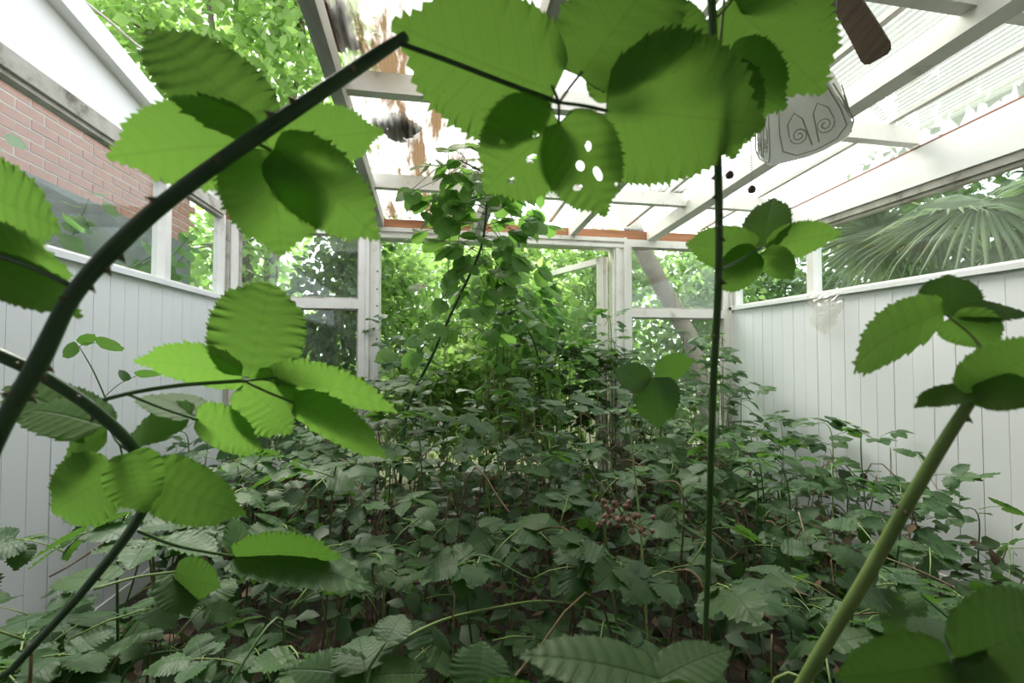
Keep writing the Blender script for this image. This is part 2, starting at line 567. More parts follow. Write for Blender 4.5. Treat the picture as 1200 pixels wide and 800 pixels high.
# --- side walls: tongue-and-groove boards below, windows above
def side_wall(name, x, sgn, head):
    """sgn: direction from the room outwards"""
    wl = MB().box(min(x + sgn * 0.012, x + sgn * 0.06), max(x + sgn * 0.012, x + sgn * 0.06), YF, YB, 0, SILL - 0.02).build(name, 'white_panel')
    struct(wl)
    pitch = 0.1
    me = MB().box(-0.007, 0.012, 0.0015, pitch - 0.0015, 0.0, SILL - 0.022)
    # chamfered edges: a narrow recessed lip each side of the face
    me = me.mesh('plank', 'white_panel')
    y = YF
    rs = random.Random(3)
    while y < YB - 0.05:
        inst('plank', me, Matrix.Translation((x + rs.uniform(-0.0008, 0.0008), y, 0)) @ Matrix.Scale(-sgn, 4, (1, 0, 0)), wl)
        y += pitch
    a, c = sorted((x - sgn * 0.035, x + sgn * 0.07))
    sl = MB().box(a, c, YF, YB, SILL - 0.02, SILL + 0.006).box(*sorted((x - sgn * 0.012, x + sgn * 0.0)), YF, YB, SILL - 0.045, SILL - 0.02)
    sl.build('window_board', 'white_panel', wl)
    MB().box(*sorted((x - sgn * 0.018, x)), YF, YB, 0, 0.07).build('skirting', 'white_beam', wl)
    return wl


wall_left = side_wall('wall_left', XL, -1, HEAD_L)
wall_right = side_wall('wall_right', XR, 1, HEAD_R)

# left header: white board, flat white lining under the roof edge, edge rafter
eave = lambda y: H(1.235 + 0.155 * (2.75 - y))      # the sloping edge plate on the left
mb = MB()
mb.v = [(XL - 0.06, YF, HEAD_L), (XL, YF, HEAD_L), (XL - 0.06, YB, HEAD_L), (XL, YB, HEAD_L),
        (XL - 0.06, YF, eave(YF)), (XL, YF, eave(YF)), (XL - 0.06, YB, eave(YB)), (XL, YB, eave(YB))]
mb.f = [(0, 2, 3, 1), (4, 5, 7, 6), (0, 1, 5, 4), (2, 6, 7, 3), (0, 4, 6, 2), (1, 3, 7, 5)]
mb.build('header_board', 'white_beam', wall_left)
# right header: tall white beam with a red seal line on top
mb = MB()
y0, y1 = YF, YB
zt0, zt1 = H(1.02 + 0.06 * (2.6 - y0)), H(1.02 + 0.06 * (2.6 - y1))
mb.v += [(XR - 0.03, y0, HEAD_R), (XR + 0.09, y0, HEAD_R), (XR - 0.03, y1, HEAD_R), (XR + 0.09, y1, HEAD_R),
         (XR - 0.03, y0, zt0), (XR + 0.09, y0, zt0), (XR - 0.03, y1, zt1), (XR + 0.09, y1, zt1)]
mb.f += [(0, 2, 3, 1), (4, 5, 7, 6), (0, 1, 5, 4), (2, 6, 7, 3), (0, 4, 6, 2), (1, 3, 7, 5)]
mb.build('header_beam', 'white_beam', wall_right)
mb = MB()
mb.v = [(XR + 0.03, y0, zt0), (XR + 0.04, y0, zt0), (XR + 0.03, y1, zt1), (XR + 0.04, y1, zt1),
        (XR + 0.03, y0, roof_h(y0) + 0.18), (XR + 0.04, y0, roof_h(y0) + 0.18), (XR + 0.03, y1, roof_h(y1) + 0.18), (XR + 0.04, y1, roof_h(y1) + 0.18)]
mb.f = [(0, 2, 3, 1), (4, 5, 7, 6), (0, 1, 5, 4), (2, 6, 7, 3), (0, 4, 6, 2), (1, 3, 7, 5)]
mb.build('closure_strip', 'ribbed_plastic', wall_right)
MB().bar((XR - 0.02, y0, zt0 + 0.003), (XR - 0.02, y1, zt1 + 0.003), 0.02, 0.010).build('seal_strip', 'red_seal', wall_right)


# --- side windows
def window_side(name, x, sgn, y0, y1, head, mat='weathered_frame', glass='dirty_glass', post=0.055, top=0.05):
    mb = MB()
    xa, xb = sorted((x - sgn * 0.02, x + sgn * 0.045))
    mb.box(xa, xb, y0, y1, head - top, head)
    mb.box(xa + 0.012, xb - 0.012, y0, y1, head - top - 0.02, head - top)
    fr = mb.build(name, mat)
    struct(fr)
    s = MB()
    s.box(xa, xb, y0, y0 + post / 2, SILL + 0.006, head - top).box(xa, xb, y1 - post / 2, y1, SILL + 0.006, head - top)
    s.build('window_post', 'white_paint', fr)
    MB().box(xa + 0.012, xb - 0.012, y0 + post / 2, y1 - post / 2, SILL + 0.006, SILL + 0.022).build('glazing_bead', 'white_paint', fr)
    MB().box(x + sgn * 0.02 - 0.002, x + sgn * 0.02 + 0.002, y0 + post / 2, y1 - post / 2, SILL + 0.006, head - top).build('pane', glass, fr)
    return fr


window_side('window_1', XL, -1, YF, 2.73, HEAD_L, top=0.07)
window_side('window_2', XL, -1, 2.73, 3.42, HEAD_L, top=0.07)
window_side('window_5', XR, 1, 2.64, 3.42, HEAD_R, top=0.04)
window_side('window_6', XR, 1, YF, 2.64, HEAD_R, glass='hazy_glass', top=0.04)

# --- back wall
bw = struct(MB().box(XL - 0.05, XR + 0.05, YB - 0.03, YB + 0.06, H(0.93), H(1.0)).build('wall_back', 'brown_timber'))
for x0, x1 in ((XL, -0.47), (1.51, XR)):
    MB().box(x0, x1, YB - 0.02, YB + 0.06, 0, 0.2).build('plinth', 'mortar', bw)
    MB().box(x0, x1, YB - 0.05, YB + 0.08, 0.32, 0.35).build('plinth_sill', 'white_paint', bw)
    kk = 0
    me_b = MB().box(0, 0.21, -0.008, 0.03, 0, 0.063).mesh('brick', 'brick_dark')
    for r in range(4):
        xx = x0 + (0.0 if r % 2 else -0.0) + (0.105 if r % 2 else 0)
        while xx + 0.21 < x1 + 0.001:
            inst('brick', me_b, Matrix.Translation((xx, YB - 0.02, 0.008 + r * 0.075)), bw)
            xx += 0.222
    MB().box(x0, x1, YB - 0.015, YB + 0.05, 0.2, 0.32).build('plinth', 'mortar', bw)
# corner posts
for px_, xx in (('l', XL + 0.0), ('r', XR - 0.0)):
    MB().box(xx - 0.035, xx + 0.035, YB - 0.07, YB + 0.01, 0, H(0.93)).build('corner_post', 'weathered_frame' if px_ == 'l' else 'white_paint', bw)
# strut leaning from the purlin down to the lintel in the middle of the doorway
MB().bar(P(577, 222, 3.0), P(555, 275, 3.32), 0.05, 0.09).build('prop', 'grey_timber', bw)


def window_back(name, x0, x1, zr):
    mb = MB()
    y0, y1 = YB - 0.04, YB + 0.03
    mb.box(x0 + 0.045, x1 - 0.045, y0, y1, zr - 0.035, zr + 0.035)
    mb.box(x0 + 0.045, x1 - 0.045, y0, y1, H(0.87), H(0.928))
    mb.box(x0 + 0.045, x1 - 0.045, y0, y1, 0.35, 0.40)
    fr = struct(mb.build(name, 'white_paint'))
    s = MB()
    for xa in (x0, x1 - 0.045):
        s.box(xa, xa + 0.045, y0, y1, 0.35, H(0.928))
    s.build('window_post', 'white_paint', fr)
    bd = MB()
    for za, zb in ((zr + 0.035, H(0.87)), (0.40, zr - 0.035)):
        MB().box(x0 + 0.045, x1 - 0.045, YB - 0.002, YB + 0.002, za, zb).build('pane', 'dirty_glass', fr)
        for xa in (x0 + 0.045, x1 - 0.057):
            bd.box(xa, xa + 0.012, YB - 0.02, YB + 0.01, za, zb)
        bd.box(x0 + 0.045, x1 - 0.045, YB - 0.02, YB + 0.01, za, za + 0.012).box(x0 + 0.045, x1 - 0.045, YB - 0.02, YB + 0.01, zb - 0.012, zb)
    bd.build('glazing_bead', 'weathered_frame', fr)
    return fr


window_back('window_3', XL + 0.037, -0.475, H(0.365))
window_back('window_4', 1.545, XR - 0.036, H(0.335))

# --- doorway: jambs, head, and a glazed leaf standing open outside
dj = MB()
y0, y1 = YB - 0.06, YB + 0.05
DX0, DX1 = -0.47, 1.54
for xa, xb in ((DX0, DX0 + 0.10), (DX1 - 0.11, DX1)):
    dj.box(xa, xb, y0, y1, 0, H(0.844))
door = struct(dj.box(DX0, DX1, y0, y1, H(0.845), H(0.93)).build('door_1', 'white_paint'))
mo = MB()
for xa in (DX0 + 0.072, DX1 - 0.098):
    mo.box(xa, xa + 0.026, y0 - 0.014, y0, 0, H(0.845))
for xa in (DX0 + 0.005, DX1 - 0.03):
    mo.box(xa, xa + 0.024, y0 - 0.02, y0, 0, H(0.93))
mo.box(DX0 + 0.03, DX1 - 0.03, y0 - 0.014, y0, H(0.85), H(0.875)).box(DX0 + 0.03, DX1 - 0.03, y0 - 0.02, y0, H(0.895), H(0.925))
mo.build('moulding', 'white_paint', door)
mo = MB()
for zz in (1.75, 1.62, 1.50, 1.38, 1.26):
    mo.tube([(DX0 + 0.085, y0 - 0.017, zz), (DX0 + 0.085, y0 - 0.012, zz)], 0.006, 8)
mo.build('screw', 'roof_litter', door)
pa, pb = P(706, 415, 3.78), P(642, 415, 4.45)
pa.z = pb.z = 0
dr = (pb - pa).normalized()
lf = MB()
for q in (pa, pb):
    lf.bar(q + Vector((0, 0, 0.03)), q + Vector((0, 0, H(0.80))), 0.085, 0.045, up=(dr.y, -dr.x, 0))
for zz, hh in ((H(0.775), 0.05), (0.12, 0.18)):
    lf.bar(pa + Vector((0, 0, zz)), pb + Vector((0, 0, zz)), 0.045, hh)
leafdoor = lf.build('door_leaf', 'white_paint', door)
MB().bar(pa + dr * 0.04 + Vector((0, 0, 1.34)), pb - dr * 0.04 + Vector((0, 0, 1.34)), 0.004, 1.12).build('pane', 'hazy_glass', leafdoor)
MB().bar(pa + Vector((0.075, -0.06, 0.0)), pa + Vector((0.075, -0.06, H(0.84))), 0.05, 0.03, up=(0, 1, 0)).build('door_stop', 'weathered_frame', door)

# --- unseen wall behind the viewer, added to block light from that side
MBf = MB().box(XL - 0.1, XR + 0.12, YF - 0.2, YF, -0.12, 3.4)
surf('unseen_wall', [(0.3, (0.34, 0.33, 0.31)), (0.7, (0.26, 0.25, 0.23))], 5, 0.9)
struct(MBf.build('unseen_wall_front', 'unseen_wall'))

# --- roof: rafters, purlins, ribbed plastic sheets
ceil = struct(MB().bar((XL + 0.02, YF, eave(YF)), (XL + 0.02, YB, eave(YB)), 0.07, 0.10).build('ceiling', 'white_beam'))
RAFT = [(-0.37, 0.05, 'grey_timber'), (0.37, 0.05, 'grey_timber'), (1.09, 0.05, 'white_paint'), (1.77, 0.085, 'white_paint')]
for x, w, mt in RAFT:
    MB().bar((x, YF, roof_h(YF) + 0.045), (x, YB - 0.03, roof_h(YB - 0.03) + 0.045), w, 0.09).build('rafter', mt, ceil)
for y, h in ((0.3, 0.07), (1.19, 0.07), (1.95, 0.085), (2.9, 0.085)):
    z = roof_h(y) + 0.09 + h / 2 - 0.03
    xs = XL + 0.06 if y < 1.1 else -0.39
    MB().bar((xs, y, z), (XR - 0.03, y, z), 0.05, h, up=(0, 0, 1)).build('purlin', 'white_paint', ceil)
for x in (1.62, 2.3, 0.95):
    MB().bar((x, YF, roof_h(YF) + 0.165), (x, YB + 0.1, roof_h(YB + 0.1) + 0.165), 0.028, 0.02).build('glazing_bar', 'grey_timber', ceil)


def sheet(x0, x1, mat, y0=YF, y1=YB + 0.25, lift=0.0):
    nx = int((x1 - x0) / 0.032) * 6
    ny = 10
    V, Fc = [], []
    for j in range(ny + 1):
        y = y0 + (y1 - y0) * j / ny
        for i in range(nx + 1):
            x = x0 + (x1 - x0) * i / nx
            V.append((x, y, roof_h(y) + 0.178 + lift + 0.007 * math.sin(i / 6 * 2 * math.pi)))
    for j in range(ny):
        for i in range(nx):
            a = j * (nx + 1) + i
            Fc.append((a, a + 1, a + nx + 2, a + nx + 1))
    mb = MB()
    mb.v, mb.f = V, Fc
    return mb.build('roof_sheet', mat, ceil, smooth=True)


mb = MB()
mb.v = [(XL - 0.1, YF, roof_h(YF) + 0.20), (XR + 0.12, YF, roof_h(YF) + 0.20), (XL - 0.1, 1.05, roof_h(1.05) + 0.20), (XR + 0.12, 1.05, roof_h(1.05) + 0.20),
        (XL - 0.1, YF, roof_h(YF) + 0.24), (XR + 0.12, YF, roof_h(YF) + 0.24), (XL - 0.1, 1.05, roof_h(1.05) + 0.24), (XR + 0.12, 1.05, roof_h(1.05) + 0.24)]
mb.f = [(0, 2, 3, 1), (4, 5, 7, 6), (0, 1, 5, 4), (2, 6, 7, 3), (0, 4, 6, 2), (1, 3, 7, 5)]
mb.build('unseen_roof_panel', 'white_beam', ceil)  # opaque strip out of view, added to shade the foliage near the viewer
sheet(-0.36, 0.30, 'stained_plastic', y0=1.0)
sheet(0.28, 0.97, 'ribbed_plastic', lift=0.009)
sheet(0.95, 1.64, 'ribbed_plastic')
sheet(1.62, 2.62, 'ribbed_plastic', lift=0.009)
# cable lying over the left eaves
MB().tube(spline([P(92, -4, 2.6), P(125, 22, 2.7), P(160, 52, 2.8), P(215, 95, 3.0), P(262, 150, 3.3)]), 0.007, 6).build('eaves_cable', 'weathered_frame', ceil)


# debris on the roof
def litter(px, py, d, sx, sy, seed, label):
    rs = random.Random(seed)
    p = P(px, py, d)
    p.z = roof_h(p.y) + 0.195
    mb = MB()
    for i in range(70):
        a = rs.uniform(0, 2 * math.pi)
        r = math.sqrt(rs.random())
        q = p + Vector((math.cos(a) * r * sx, math.sin(a) * r * sy, 0.012 + 0.05 * (1 - r) * rs.random()))
        e = q + Vector((rs.uniform(-.05, .05), rs.uniform(-.09, .09), rs.uniform(0, .012)))
        mb.bar(q, e, 0.02 + 0.03 * rs.random(), 0.01)
    o = mb.build('fallen_leaf_heap', 'roof_litter', origin=p)
    tag(o, label, 'leaf litter', None, 'stuff')


litter(463, 182, 2.42, 0.09, 0.12, 1, 'brown heap of rotting leaves on the clear roof above the door')
litter(600, 215, 2.9, 0.16, 0.05, 2, 'dark leaf litter caught behind the roof purlin')
litter(393, 50, 1.75, 0.03, 0.08, 3, 'small tuft of dead leaves on the roof beside the bare rafter')
litter(778, 262, 3.35, 0.13, 0.10, 4, 'black leaf litter at the roof corner above the small window')

# ================================================================== THINGS OF THE ROOM
# --- ceiling fan with a light kit, hanging from the roof; the damp blades droop
hub = P(948, -62, 1.02)
fan = thing('ceiling_fan', 'brown ceiling fan with drooping blades and white scrolled glass shades', 'ceiling fan', hub)
def lathe(mb, c, prof, k=20):
    b0 = len(mb.v)
    for r, z in prof:
        for j in range(k):
            a = 2 * math.pi * j / k
            mb.v.append((c[0] + r * math.cos(a), c[1] + r * math.sin(a), c[2] + z))
    for i in range(len(prof) - 1):
        for j in range(k):
            j2 = (j + 1) % k
            mb.f.append((b0 + i * k + j, b0 + i * k + j2, b0 + (i + 1) * k + j2, b0 + (i + 1) * k + j))
    return mb
lathe(MB(), hub, [(0.0, -0.07), (0.06, -0.07), (0.10, -0.04), (0.11, 0.0), (0.10, 0.04), (0.05, 0.06), (0.0, 0.06)]).build('motor', 'fan_metal', fan, True)
lathe(MB(), hub, [(0.014, 0.05), (0.014, roof_h(hub.y) - hub.z + 0.06)]).build('down_rod', 'fan_metal', fan, True)
lathe(MB(), hub, [(0.0, -0.19), (0.045, -0.18), (0.05, -0.14), (0.03, -0.10), (0.035, -0.07)]).build('light_fitter', 'fan_metal', fan, True)


def blade(tip, w0=0.075, w1=0.10):
    root = hub + (tip - hub).normalized() * 0.11
    d = tip - root
    side = d.cross(Vector((0, 0, 1))).normalized()
    nz = side.cross(d).normalized()
    side = (side + nz * 0.2).normalized()
    mb = MB()
    prof = [(0, w0 * 0.5), (0.15, w0), (0.6, (w0 + w1) / 2), (0.92, w1), (0.975, w1 * 0.9), (1.0, w1 * 0.62)]
    for t, w in prof:
        c = root + d * t + nz * (-0.03 * t * t)
        for s, z in ((-1, -0.004), (1, -0.004), (1, 0.004), (-1, 0.004)):
            mb.v.append(tuple(c + side * (s * w / 2) + nz * z))
    for i in range(len(prof) - 1):
        for j in range(4):
            j2 = (j + 1) % 4
            mb.f.append((i * 4 + j, i * 4 + j2, i * 4 + 4 + j2, i * 4 + 4 + j))
    e = (len(prof) - 1) * 4
    mb.f += [(3, 2, 1, 0), (e, e + 1, e + 2, e + 3)]
    bl = mb.build('blade', 'fan_wood', fan)
    MB().bar(hub + (tip - hub).normalized() * 0.06, root + d * 0.12 - nz * 0.008, 0.03, 0.008).build('blade_iron', 'fan_metal', bl)


blade(P(1030, 56, 1.28), 0.05, 0.068)
blade(P(838, 72, 1.16), 0.10, 0.13)
blade(P(840, -330, 0.72))
blade(P(1140, -240, 0.80))


def shade(c, axis, front):
    """square flared glass shade: four pressed panels with scrolled relief; axis points to its open end"""
    z = Vector(axis).normalized()
    y = Vector(front)
    y = (y - z * y.dot(z)).normalized()
    x = y.cross(z)
    def at(u, v, s):
        return Vector(c) + x * u + y * v + z * s
    rows = [(0.0, 0.022), (0.012, 0.042), (0.05, 0.056), (0.10, 0.068), (0.145, 0.077), (0.165, 0.070)]
    loop = []
    for a in range(16):
        th = 2 * math.pi * a / 16 + math.pi / 16
        cs, sn = math.cos(th), math.sin(th)
        k = (abs(cs) ** 5 + abs(sn) ** 5) ** (-1 / 5)
        loop.append((cs * k, sn * k))
    mb = MB()
    for s, r in rows:
        for i, (cu, cv) in enumerate(loop):
            wav = 0.010 * (1 - abs(abs(cu) - abs(cv))) if s > 0.11 else 0
            mb.v.append(tuple(at(cu * r, cv * r, s - wav)))
    for i in range(len(rows) - 1):
        for j in range(16):
            j2 = (j + 1) % 16
            mb.f.append((i * 16 + j, i * 16 + j2, i * 16 + 16 + j2, i * 16 + 16 + j))
    sh = mb.build('light_shade', 'frosted_shade', fan, True)
    rl = MB()
    for q in range(4):
        ca, sa = math.cos(q * math.pi / 2), math.sin(q * math.pi / 2)
        def fp(u, s):
            s = s * 1.18; u = u * 1.2
            r = np.interp(s, [a for a, _ in rows], [b for _, b in rows]) + 0.0012
            return at(u * ca - r * sa, u * sa + r * ca, s)
        rl.tube([fp(u, s) for u, s in ((-0.036, 0.045), (-0.045, 0.085), (-0.047, 0.112), (-0.03, 0.127), (0, 0.131), (0.03, 0.127), (0.047, 0.112), (0.045, 0.085), (0.036, 0.045))], 0.0013, 4)
        for sg in (-1, 1):
            pts = []
            for i in range(22):
                a = i / 21 * 3.6 * math.pi
                rr = 0.014 * (1 - i / 26)
                pts.append(fp(sg * (0.019 + rr * math.cos(a)), 0.098 + rr * math.sin(a)))
            rl.tube(pts, 0.0011, 4)
            rl.tube([fp(sg * 0.033, 0.095), fp(sg * 0.03, 0.075), fp(sg * 0.017, 0.062), fp(sg * 0.008, 0.075), fp(sg * 0.005, 0.12)], 0.0011, 4)
    rl.build('scroll_relief', 'shade_relief', sh, True)
    neck = MB().tube(spline([hub + Vector((0, 0, -0.16)), (hub + Vector((0, 0, -0.19))) * 0.5 + Vector(c) * 0.5 + Vector((0, 0, 0.02)), Vector(c) - z * 0.02, Vector(c) + z * 0.01]), 0.012, 8)
    neck.build('lamp_arm', 'fan_metal', fan, True)


c1 = P(922, 84, 0.93)
tocam = (C0 - c1).normalized()
shade(c1, UPV * -1.0 + RGT * 0.22 - tocam * 0.42, tocam + RGT * 0.30)
c2 = P(872, 88, 1.12)
shade(c2, Vector((-0.55, 0.25, -0.75)), (-0.4, -0.6, 0.2))
shade(hub + Vector((0.13, 0.13, -0.20)), (0.5, 0.5, -0.7), (0.5, 0.5, 0))
for (xa, ya, xb, yb) in ((855, 100, 855, 205), (881, 100, 881, 222)):
    top, bot = P(xa, ya, 0.95), P(xb, yb, 0.95)
    top.x, top.y = bot.x, bot.y
    mb = MB()
    nseg = 42
    for i in range(nseg):
        q = top.lerp(bot, i / nseg)
        mb.tube([q, q.lerp(bot, 0.012), q.lerp(bot, 0.018)], [0.0016, 0.0022, 0.0010], 5)
    mb.tube([hub + Vector((0, 0, -0.17)), top], 0.0008, 4)
    ch = mb.build('pull_chain', 'chain_metal', fan)
    lathe(MB(), bot, [(0.0008, 0.009), (0.006, 0.006), (0.0082, 0.0), (0.006, -0.006), (0.0, -0.008)], 12).build('pull_ball', 'chain_metal', ch, True)

# --- crumpled clear plastic stuck to the right wall under the window post
mb = MB()
rs = random.Random(8)
nx, nz = 14, 18
for j in range(nz + 1):
    for i in range(nx + 1):
        u, v = i / nx - 0.5, j / nz
        yy = 2.50 + u * (0.26 - 0.06 * v) + 0.02 * math.sin(v * 9)
        zz = SILL + 0.01 - v * 0.27 * (1 - 0.25 * abs(u) * 2)
        bulge = 0.03 * (1 - (2 * u) ** 2) * math.sin(math.pi * min(1, v * 1.1))
        mb.v.append((XR - 0.042 - max(0, bulge) - rs.uniform(0, 0.007), yy, zz))
for j in range(nz):
    for i in range(nx):
        a = j * (nx + 1) + i
        mb.f.append((a, a + 1, a + nx + 2, a + nx + 1))
o = mb.build('plastic_bag', 'clear_plastic', origin=(XR - 0.05, 2.5, SILL - 0.1))
tag(o, 'crumpled clear plastic sheet hanging on the white boards below the window post', 'plastic sheet')

# --- blue pipe and pale strip lying along the foot of the left wall
pp = [Vector((-1.36, 1.45, 0.014)), Vector((-1.355, 1.7, 0.014)), Vector((-1.36, 1.98, 0.014))]
o = MB().tube(pp, 0.014, 10).build('blue_pipe', 'blue_pipe', origin=(-1.355, 1.7, 0.0))
tag(o, 'violet blue pipe lying along the foot of the left panelled wall', 'pipe')

# ================================================================== OUTSIDE
ground = struct(MB().box(-30, 30, -6, 40, -0.3, -0.13).build('ground', 'garden_soil'))

# --- brick house beyond the left windows
XW, ZB = -2.62, H(1.19)
bh = thing('brick_house', 'red brick side wall of the neighbouring house with a grey rendered base', 'house', (XW - 0.1, 2.5, -0.13))
MB().box(XW - 0.25, XW - 0.005, -1.0, 5.55, ZB, 3.3).build('mortar_bed', 'mortar', bh)
MB().box(XW - 0.25, XW + 0.015, -1.0, 5.55, -0.13, ZB).build('rendered_base', 'grey_render', bh)
MB().box(XW - 0.30, XW + 0.06, -1.0, 5.65, 3.3, 3.36).build('coping', 'grey_render', bh)
me_b = MB().box(-0.02, 0.0, 0.0, 0.215, 0.0, 0.062).mesh('brick', 'brick_red')
zrow, k, cnt = ZB + 0.006, 0, 0
rest = MB()
while zrow + 0.065 < 3.3:
    y = 5.55 - (0.215 if k % 2 == 0 else 0.1025) - 0.002
    while y > 0.6:
        pxx, pyy, dd = pix((XW, y + 0.1, zrow))
        if -60 < pxx < 260 and -40 < pyy < 330 and cnt < 290:
            inst('brick', me_b, Matrix.Translation((XW + random.uniform(-0.003, 0.003), y, zrow)), bh)
            cnt += 1
        else:
            rest.box(XW - 0.02, XW, y, y + 0.215, zrow, zrow + 0.063)
        y -= 0.227
    zrow += 0.075
    k += 1
tag(rest.build('brick_rest', 'brick_red', bh), kind='stuff')


# --- fast foliage: many small folded leaves in one mesh
def foliage_mesh(name, mat, centers, dirs, sizes, width=0.55, up_bias=0.6, fold=0.18):
    n = len(centers)
    c = np.asarray(centers, float)
    y = np.asarray(dirs, float)
    y /= np.linalg.norm(y, axis=1, keepdims=True) + 1e-9
    up = RNG.normal(size=(n, 3)) * (1 - up_bias)
    up[:, 2] += up_bias
    x = np.cross(y, up)
    x /= np.linalg.norm(x, axis=1, keepdims=True) + 1e-9
    z = np.cross(x, y)
    s = np.asarray(sizes, float)[:, None]
    loc = np.array([[0, 0, 0], [width * .42, .28, fold * .42], [width * .46, .55, fold * .4], [0, 1, -0.12], [-width * .46, .55, fold * .4], [-width * .42, .28, fold * .42], [0, .5, 0.0]])
    V = np.concatenate([(c + s * (x * l_[0] + y * l_[1] + z * l_[2]))[:, None, :] for l_ in loc], axis=1).reshape(-1, 3)
    q = np.array([[0, 1, 2, 6], [6, 2, 3, 3], [0, 6, 4, 5], [6, 3, 4, 4]])
    quads = [(0, 1, 2, 6), (0, 6, 4, 5)]
    tris = [(6, 2, 3), (6, 3, 4)]
    base = np.arange(n) * 7
    loops = np.concatenate([np.concatenate([base[:, None] + np.array(t_)[None, :] for t_ in quads + tris], axis=1)], axis=0)  # n x 14
    loops = loops.ravel().astype(np.int32)
    starts = (np.arange(n)[:, None] * 14 + np.array([0, 4, 8, 11])[None, :]).ravel().astype(np.int32)
    me = bpy.data.meshes.new(name)
    me.vertices.add(n * 7)
    me.vertices.foreach_set('co', V.astype(np.float32).ravel())
    me.loops.add(len(loops))
    me.loops.foreach_set('vertex_index', loops)
    me.polygons.add(len(starts))
    me.polygons.foreach_set('loop_start', starts)
    me.polygons.foreach_set('use_smooth', np.ones(len(starts), dtype=bool))
    me.materials.append(MATS[mat])
    me.update(calc_edges=True)
    me.validate()
    return me


def plant(name, label, cat, base, blobs, n, size, mat, group=None, trunk_r=0.03, width=0.6, droop=0.3, trunk_mat='bark'):
    """a shrub or tree: trunk and limbs to each clump, leaves spread through the clumps"""
    base = Vector(base)
    root = thing(name, label, cat, base, group)
    tb = MB()
    lo = min(blobs, key=lambda b_: b_[0][2])
    fork = base + Vector((0, 0, max(0.2, 0.45 * (lo[0][2] - base.z))))
    tb.tube([base, (base + fork) / 2 + Vector((0.03, 0.02, 0)), fork], [trunk_r * 1.25, trunk_r, trunk_r * 0.9], 8)
    cs, ds, sz = [], [], []
    vol = [b_[1][0] * b_[1][1] * b_[1][2] for b_ in blobs]
    tot = sum(v ** 0.75 for v in vol)
    for (c, r), v in zip(blobs, vol):
        c = Vector(c)
        mid = fork.lerp(c, 0.5) + Vector((random.uniform(-.1, .1), random.uniform(-.1, .1), 0.1))
        tb.tube(spline([fork, mid, c], 4), [trunk_r * 0.8 * (1 - 0.085 * i) for i in range(9)], 6)
        for _ in range(7):
            u = RNG.normal(size=3); u /= np.linalg.norm(u)
            e = c + Vector((u[0] * r[0], u[1] * r[1], u[2] * r[2])) * 0.85
            tb.tube([c, c.lerp(e, 0.5) + Vector((0, 0, 0.04)), e], [trunk_r * 0.25, trunk_r * 0.16, 0.003], 4, False)
        m_ = int(n * v ** 0.75 / tot)
        u = RNG.normal(size=(m_, 3))
        u /= np.linalg.norm(u, axis=1, keepdims=True)
        rad = RNG.random(m_) ** 0.45
        lump = 1 + 0.28 * np.sin(u[:, 0] * 5 + c.x * 3) * np.sin(u[:, 2] * 6 + c.y)
        p = u * (rad * lump)[:, None] * np.array(r)[None, :] + np.array(c)[None, :]
        cs.append(p)
        d = u + RNG.normal(size=(m_, 3)) * 0.8
        d[:, 2] -= droop
        ds.append(d)
        sz.append(size * RNG.uniform(0.6, 1.25, m_))
    tb.build('trunk', trunk_mat, root, True)
    cs = np.concatenate(cs)
    keep = cs[:, 2] > base.z + 0.02
    o = bpy.data.objects.new('foliage', foliage_mesh('foliage', mat, cs[keep] - np.array(base)[None, :], np.concatenate(ds)[keep], np.concatenate(sz)[keep], width))
    link(o, root, Matrix.Translation(base))
    o['kind'] = 'stuff'
    return root


G0 = -0.13
plant('garden_shrub', 'sunlit pale green shrub filling the left of the doorway', 'shrub', (-0.15, 5.0, G0),
      [((-0.15, 5.0, 1.1), (0.6, 0.5, 0.75)), ((-0.4, 5.3, 2.0), (0.55, 0.5, 0.55)), ((0.3, 5.1, 0.6), (0.6, 0.5, 0.6))], 5200, 0.10, 'garden_leaf')
plant('garden_shrub', 'tall leafy shrub rising behind the middle of the doorway', 'shrub', (0.85, 5.0, G0),
      [((0.8, 4.9, 1.5), (0.6, 0.45, 0.7)), ((1.0, 5.2, 2.2), (0.7, 0.5, 0.5)), ((0.7, 4.8, 0.7), (0.6, 0.4, 0.6))], 5200, 0.105, 'garden_leaf')
plant('garden_shrub', 'bright shrub beyond the open glazed door leaf', 'shrub', (2.0, 5.4, G0),
      [((1.9, 5.4, 1.4), (0.7, 0.5, 0.9)), ((2.3, 5.6, 2.3), (0.7, 0.5, 0.5))], 4600, 0.105, 'garden_leaf')
plant('garden_shrub', 'green shrub behind the small window beside the right panelled wall', 'shrub', (3.1, 4.9, G0),
      [((2.9, 4.8, 1.5), (0.6, 0.4, 0.7)), ((3.3, 5.1, 2.1), (0.7, 0.5, 0.5)), ((2.4, 4.7, 0.7), (0.7, 0.4, 0.6))], 4200, 0.10, 'garden_leaf')
plant('garden_shrub', 'dark leaved shrub pressed against the window beside the left corner', 'shrub', (-1.0, 4.5, G0),
      [((-0.85, 4.4, 1.6), (0.42, 0.35, 0.55)), ((-1.2, 4.5, 0.8), (0.5, 0.4, 0.6)), ((-0.7, 4.5, 2.15), (0.35, 0.3, 0.3))], 3600, 0.095, 'garden_leaf_deep')
plant('garden_shrub', 'leafy bush standing just outside the doorway before the glazed leaf', 'shrub', (0.72, 4.05, G0),
      [((0.62, 4.0, 1.15), (0.42, 0.3, 0.45)), ((0.95, 4.05, 1.65), (0.36, 0.25, 0.32)), ((0.5, 4.1, 1.75), (0.3, 0.25, 0.25)), ((0.9, 4.0, 0.7), (0.45, 0.3, 0.5))], 1900, 0.09, 'garden_leaf', width=0.75)
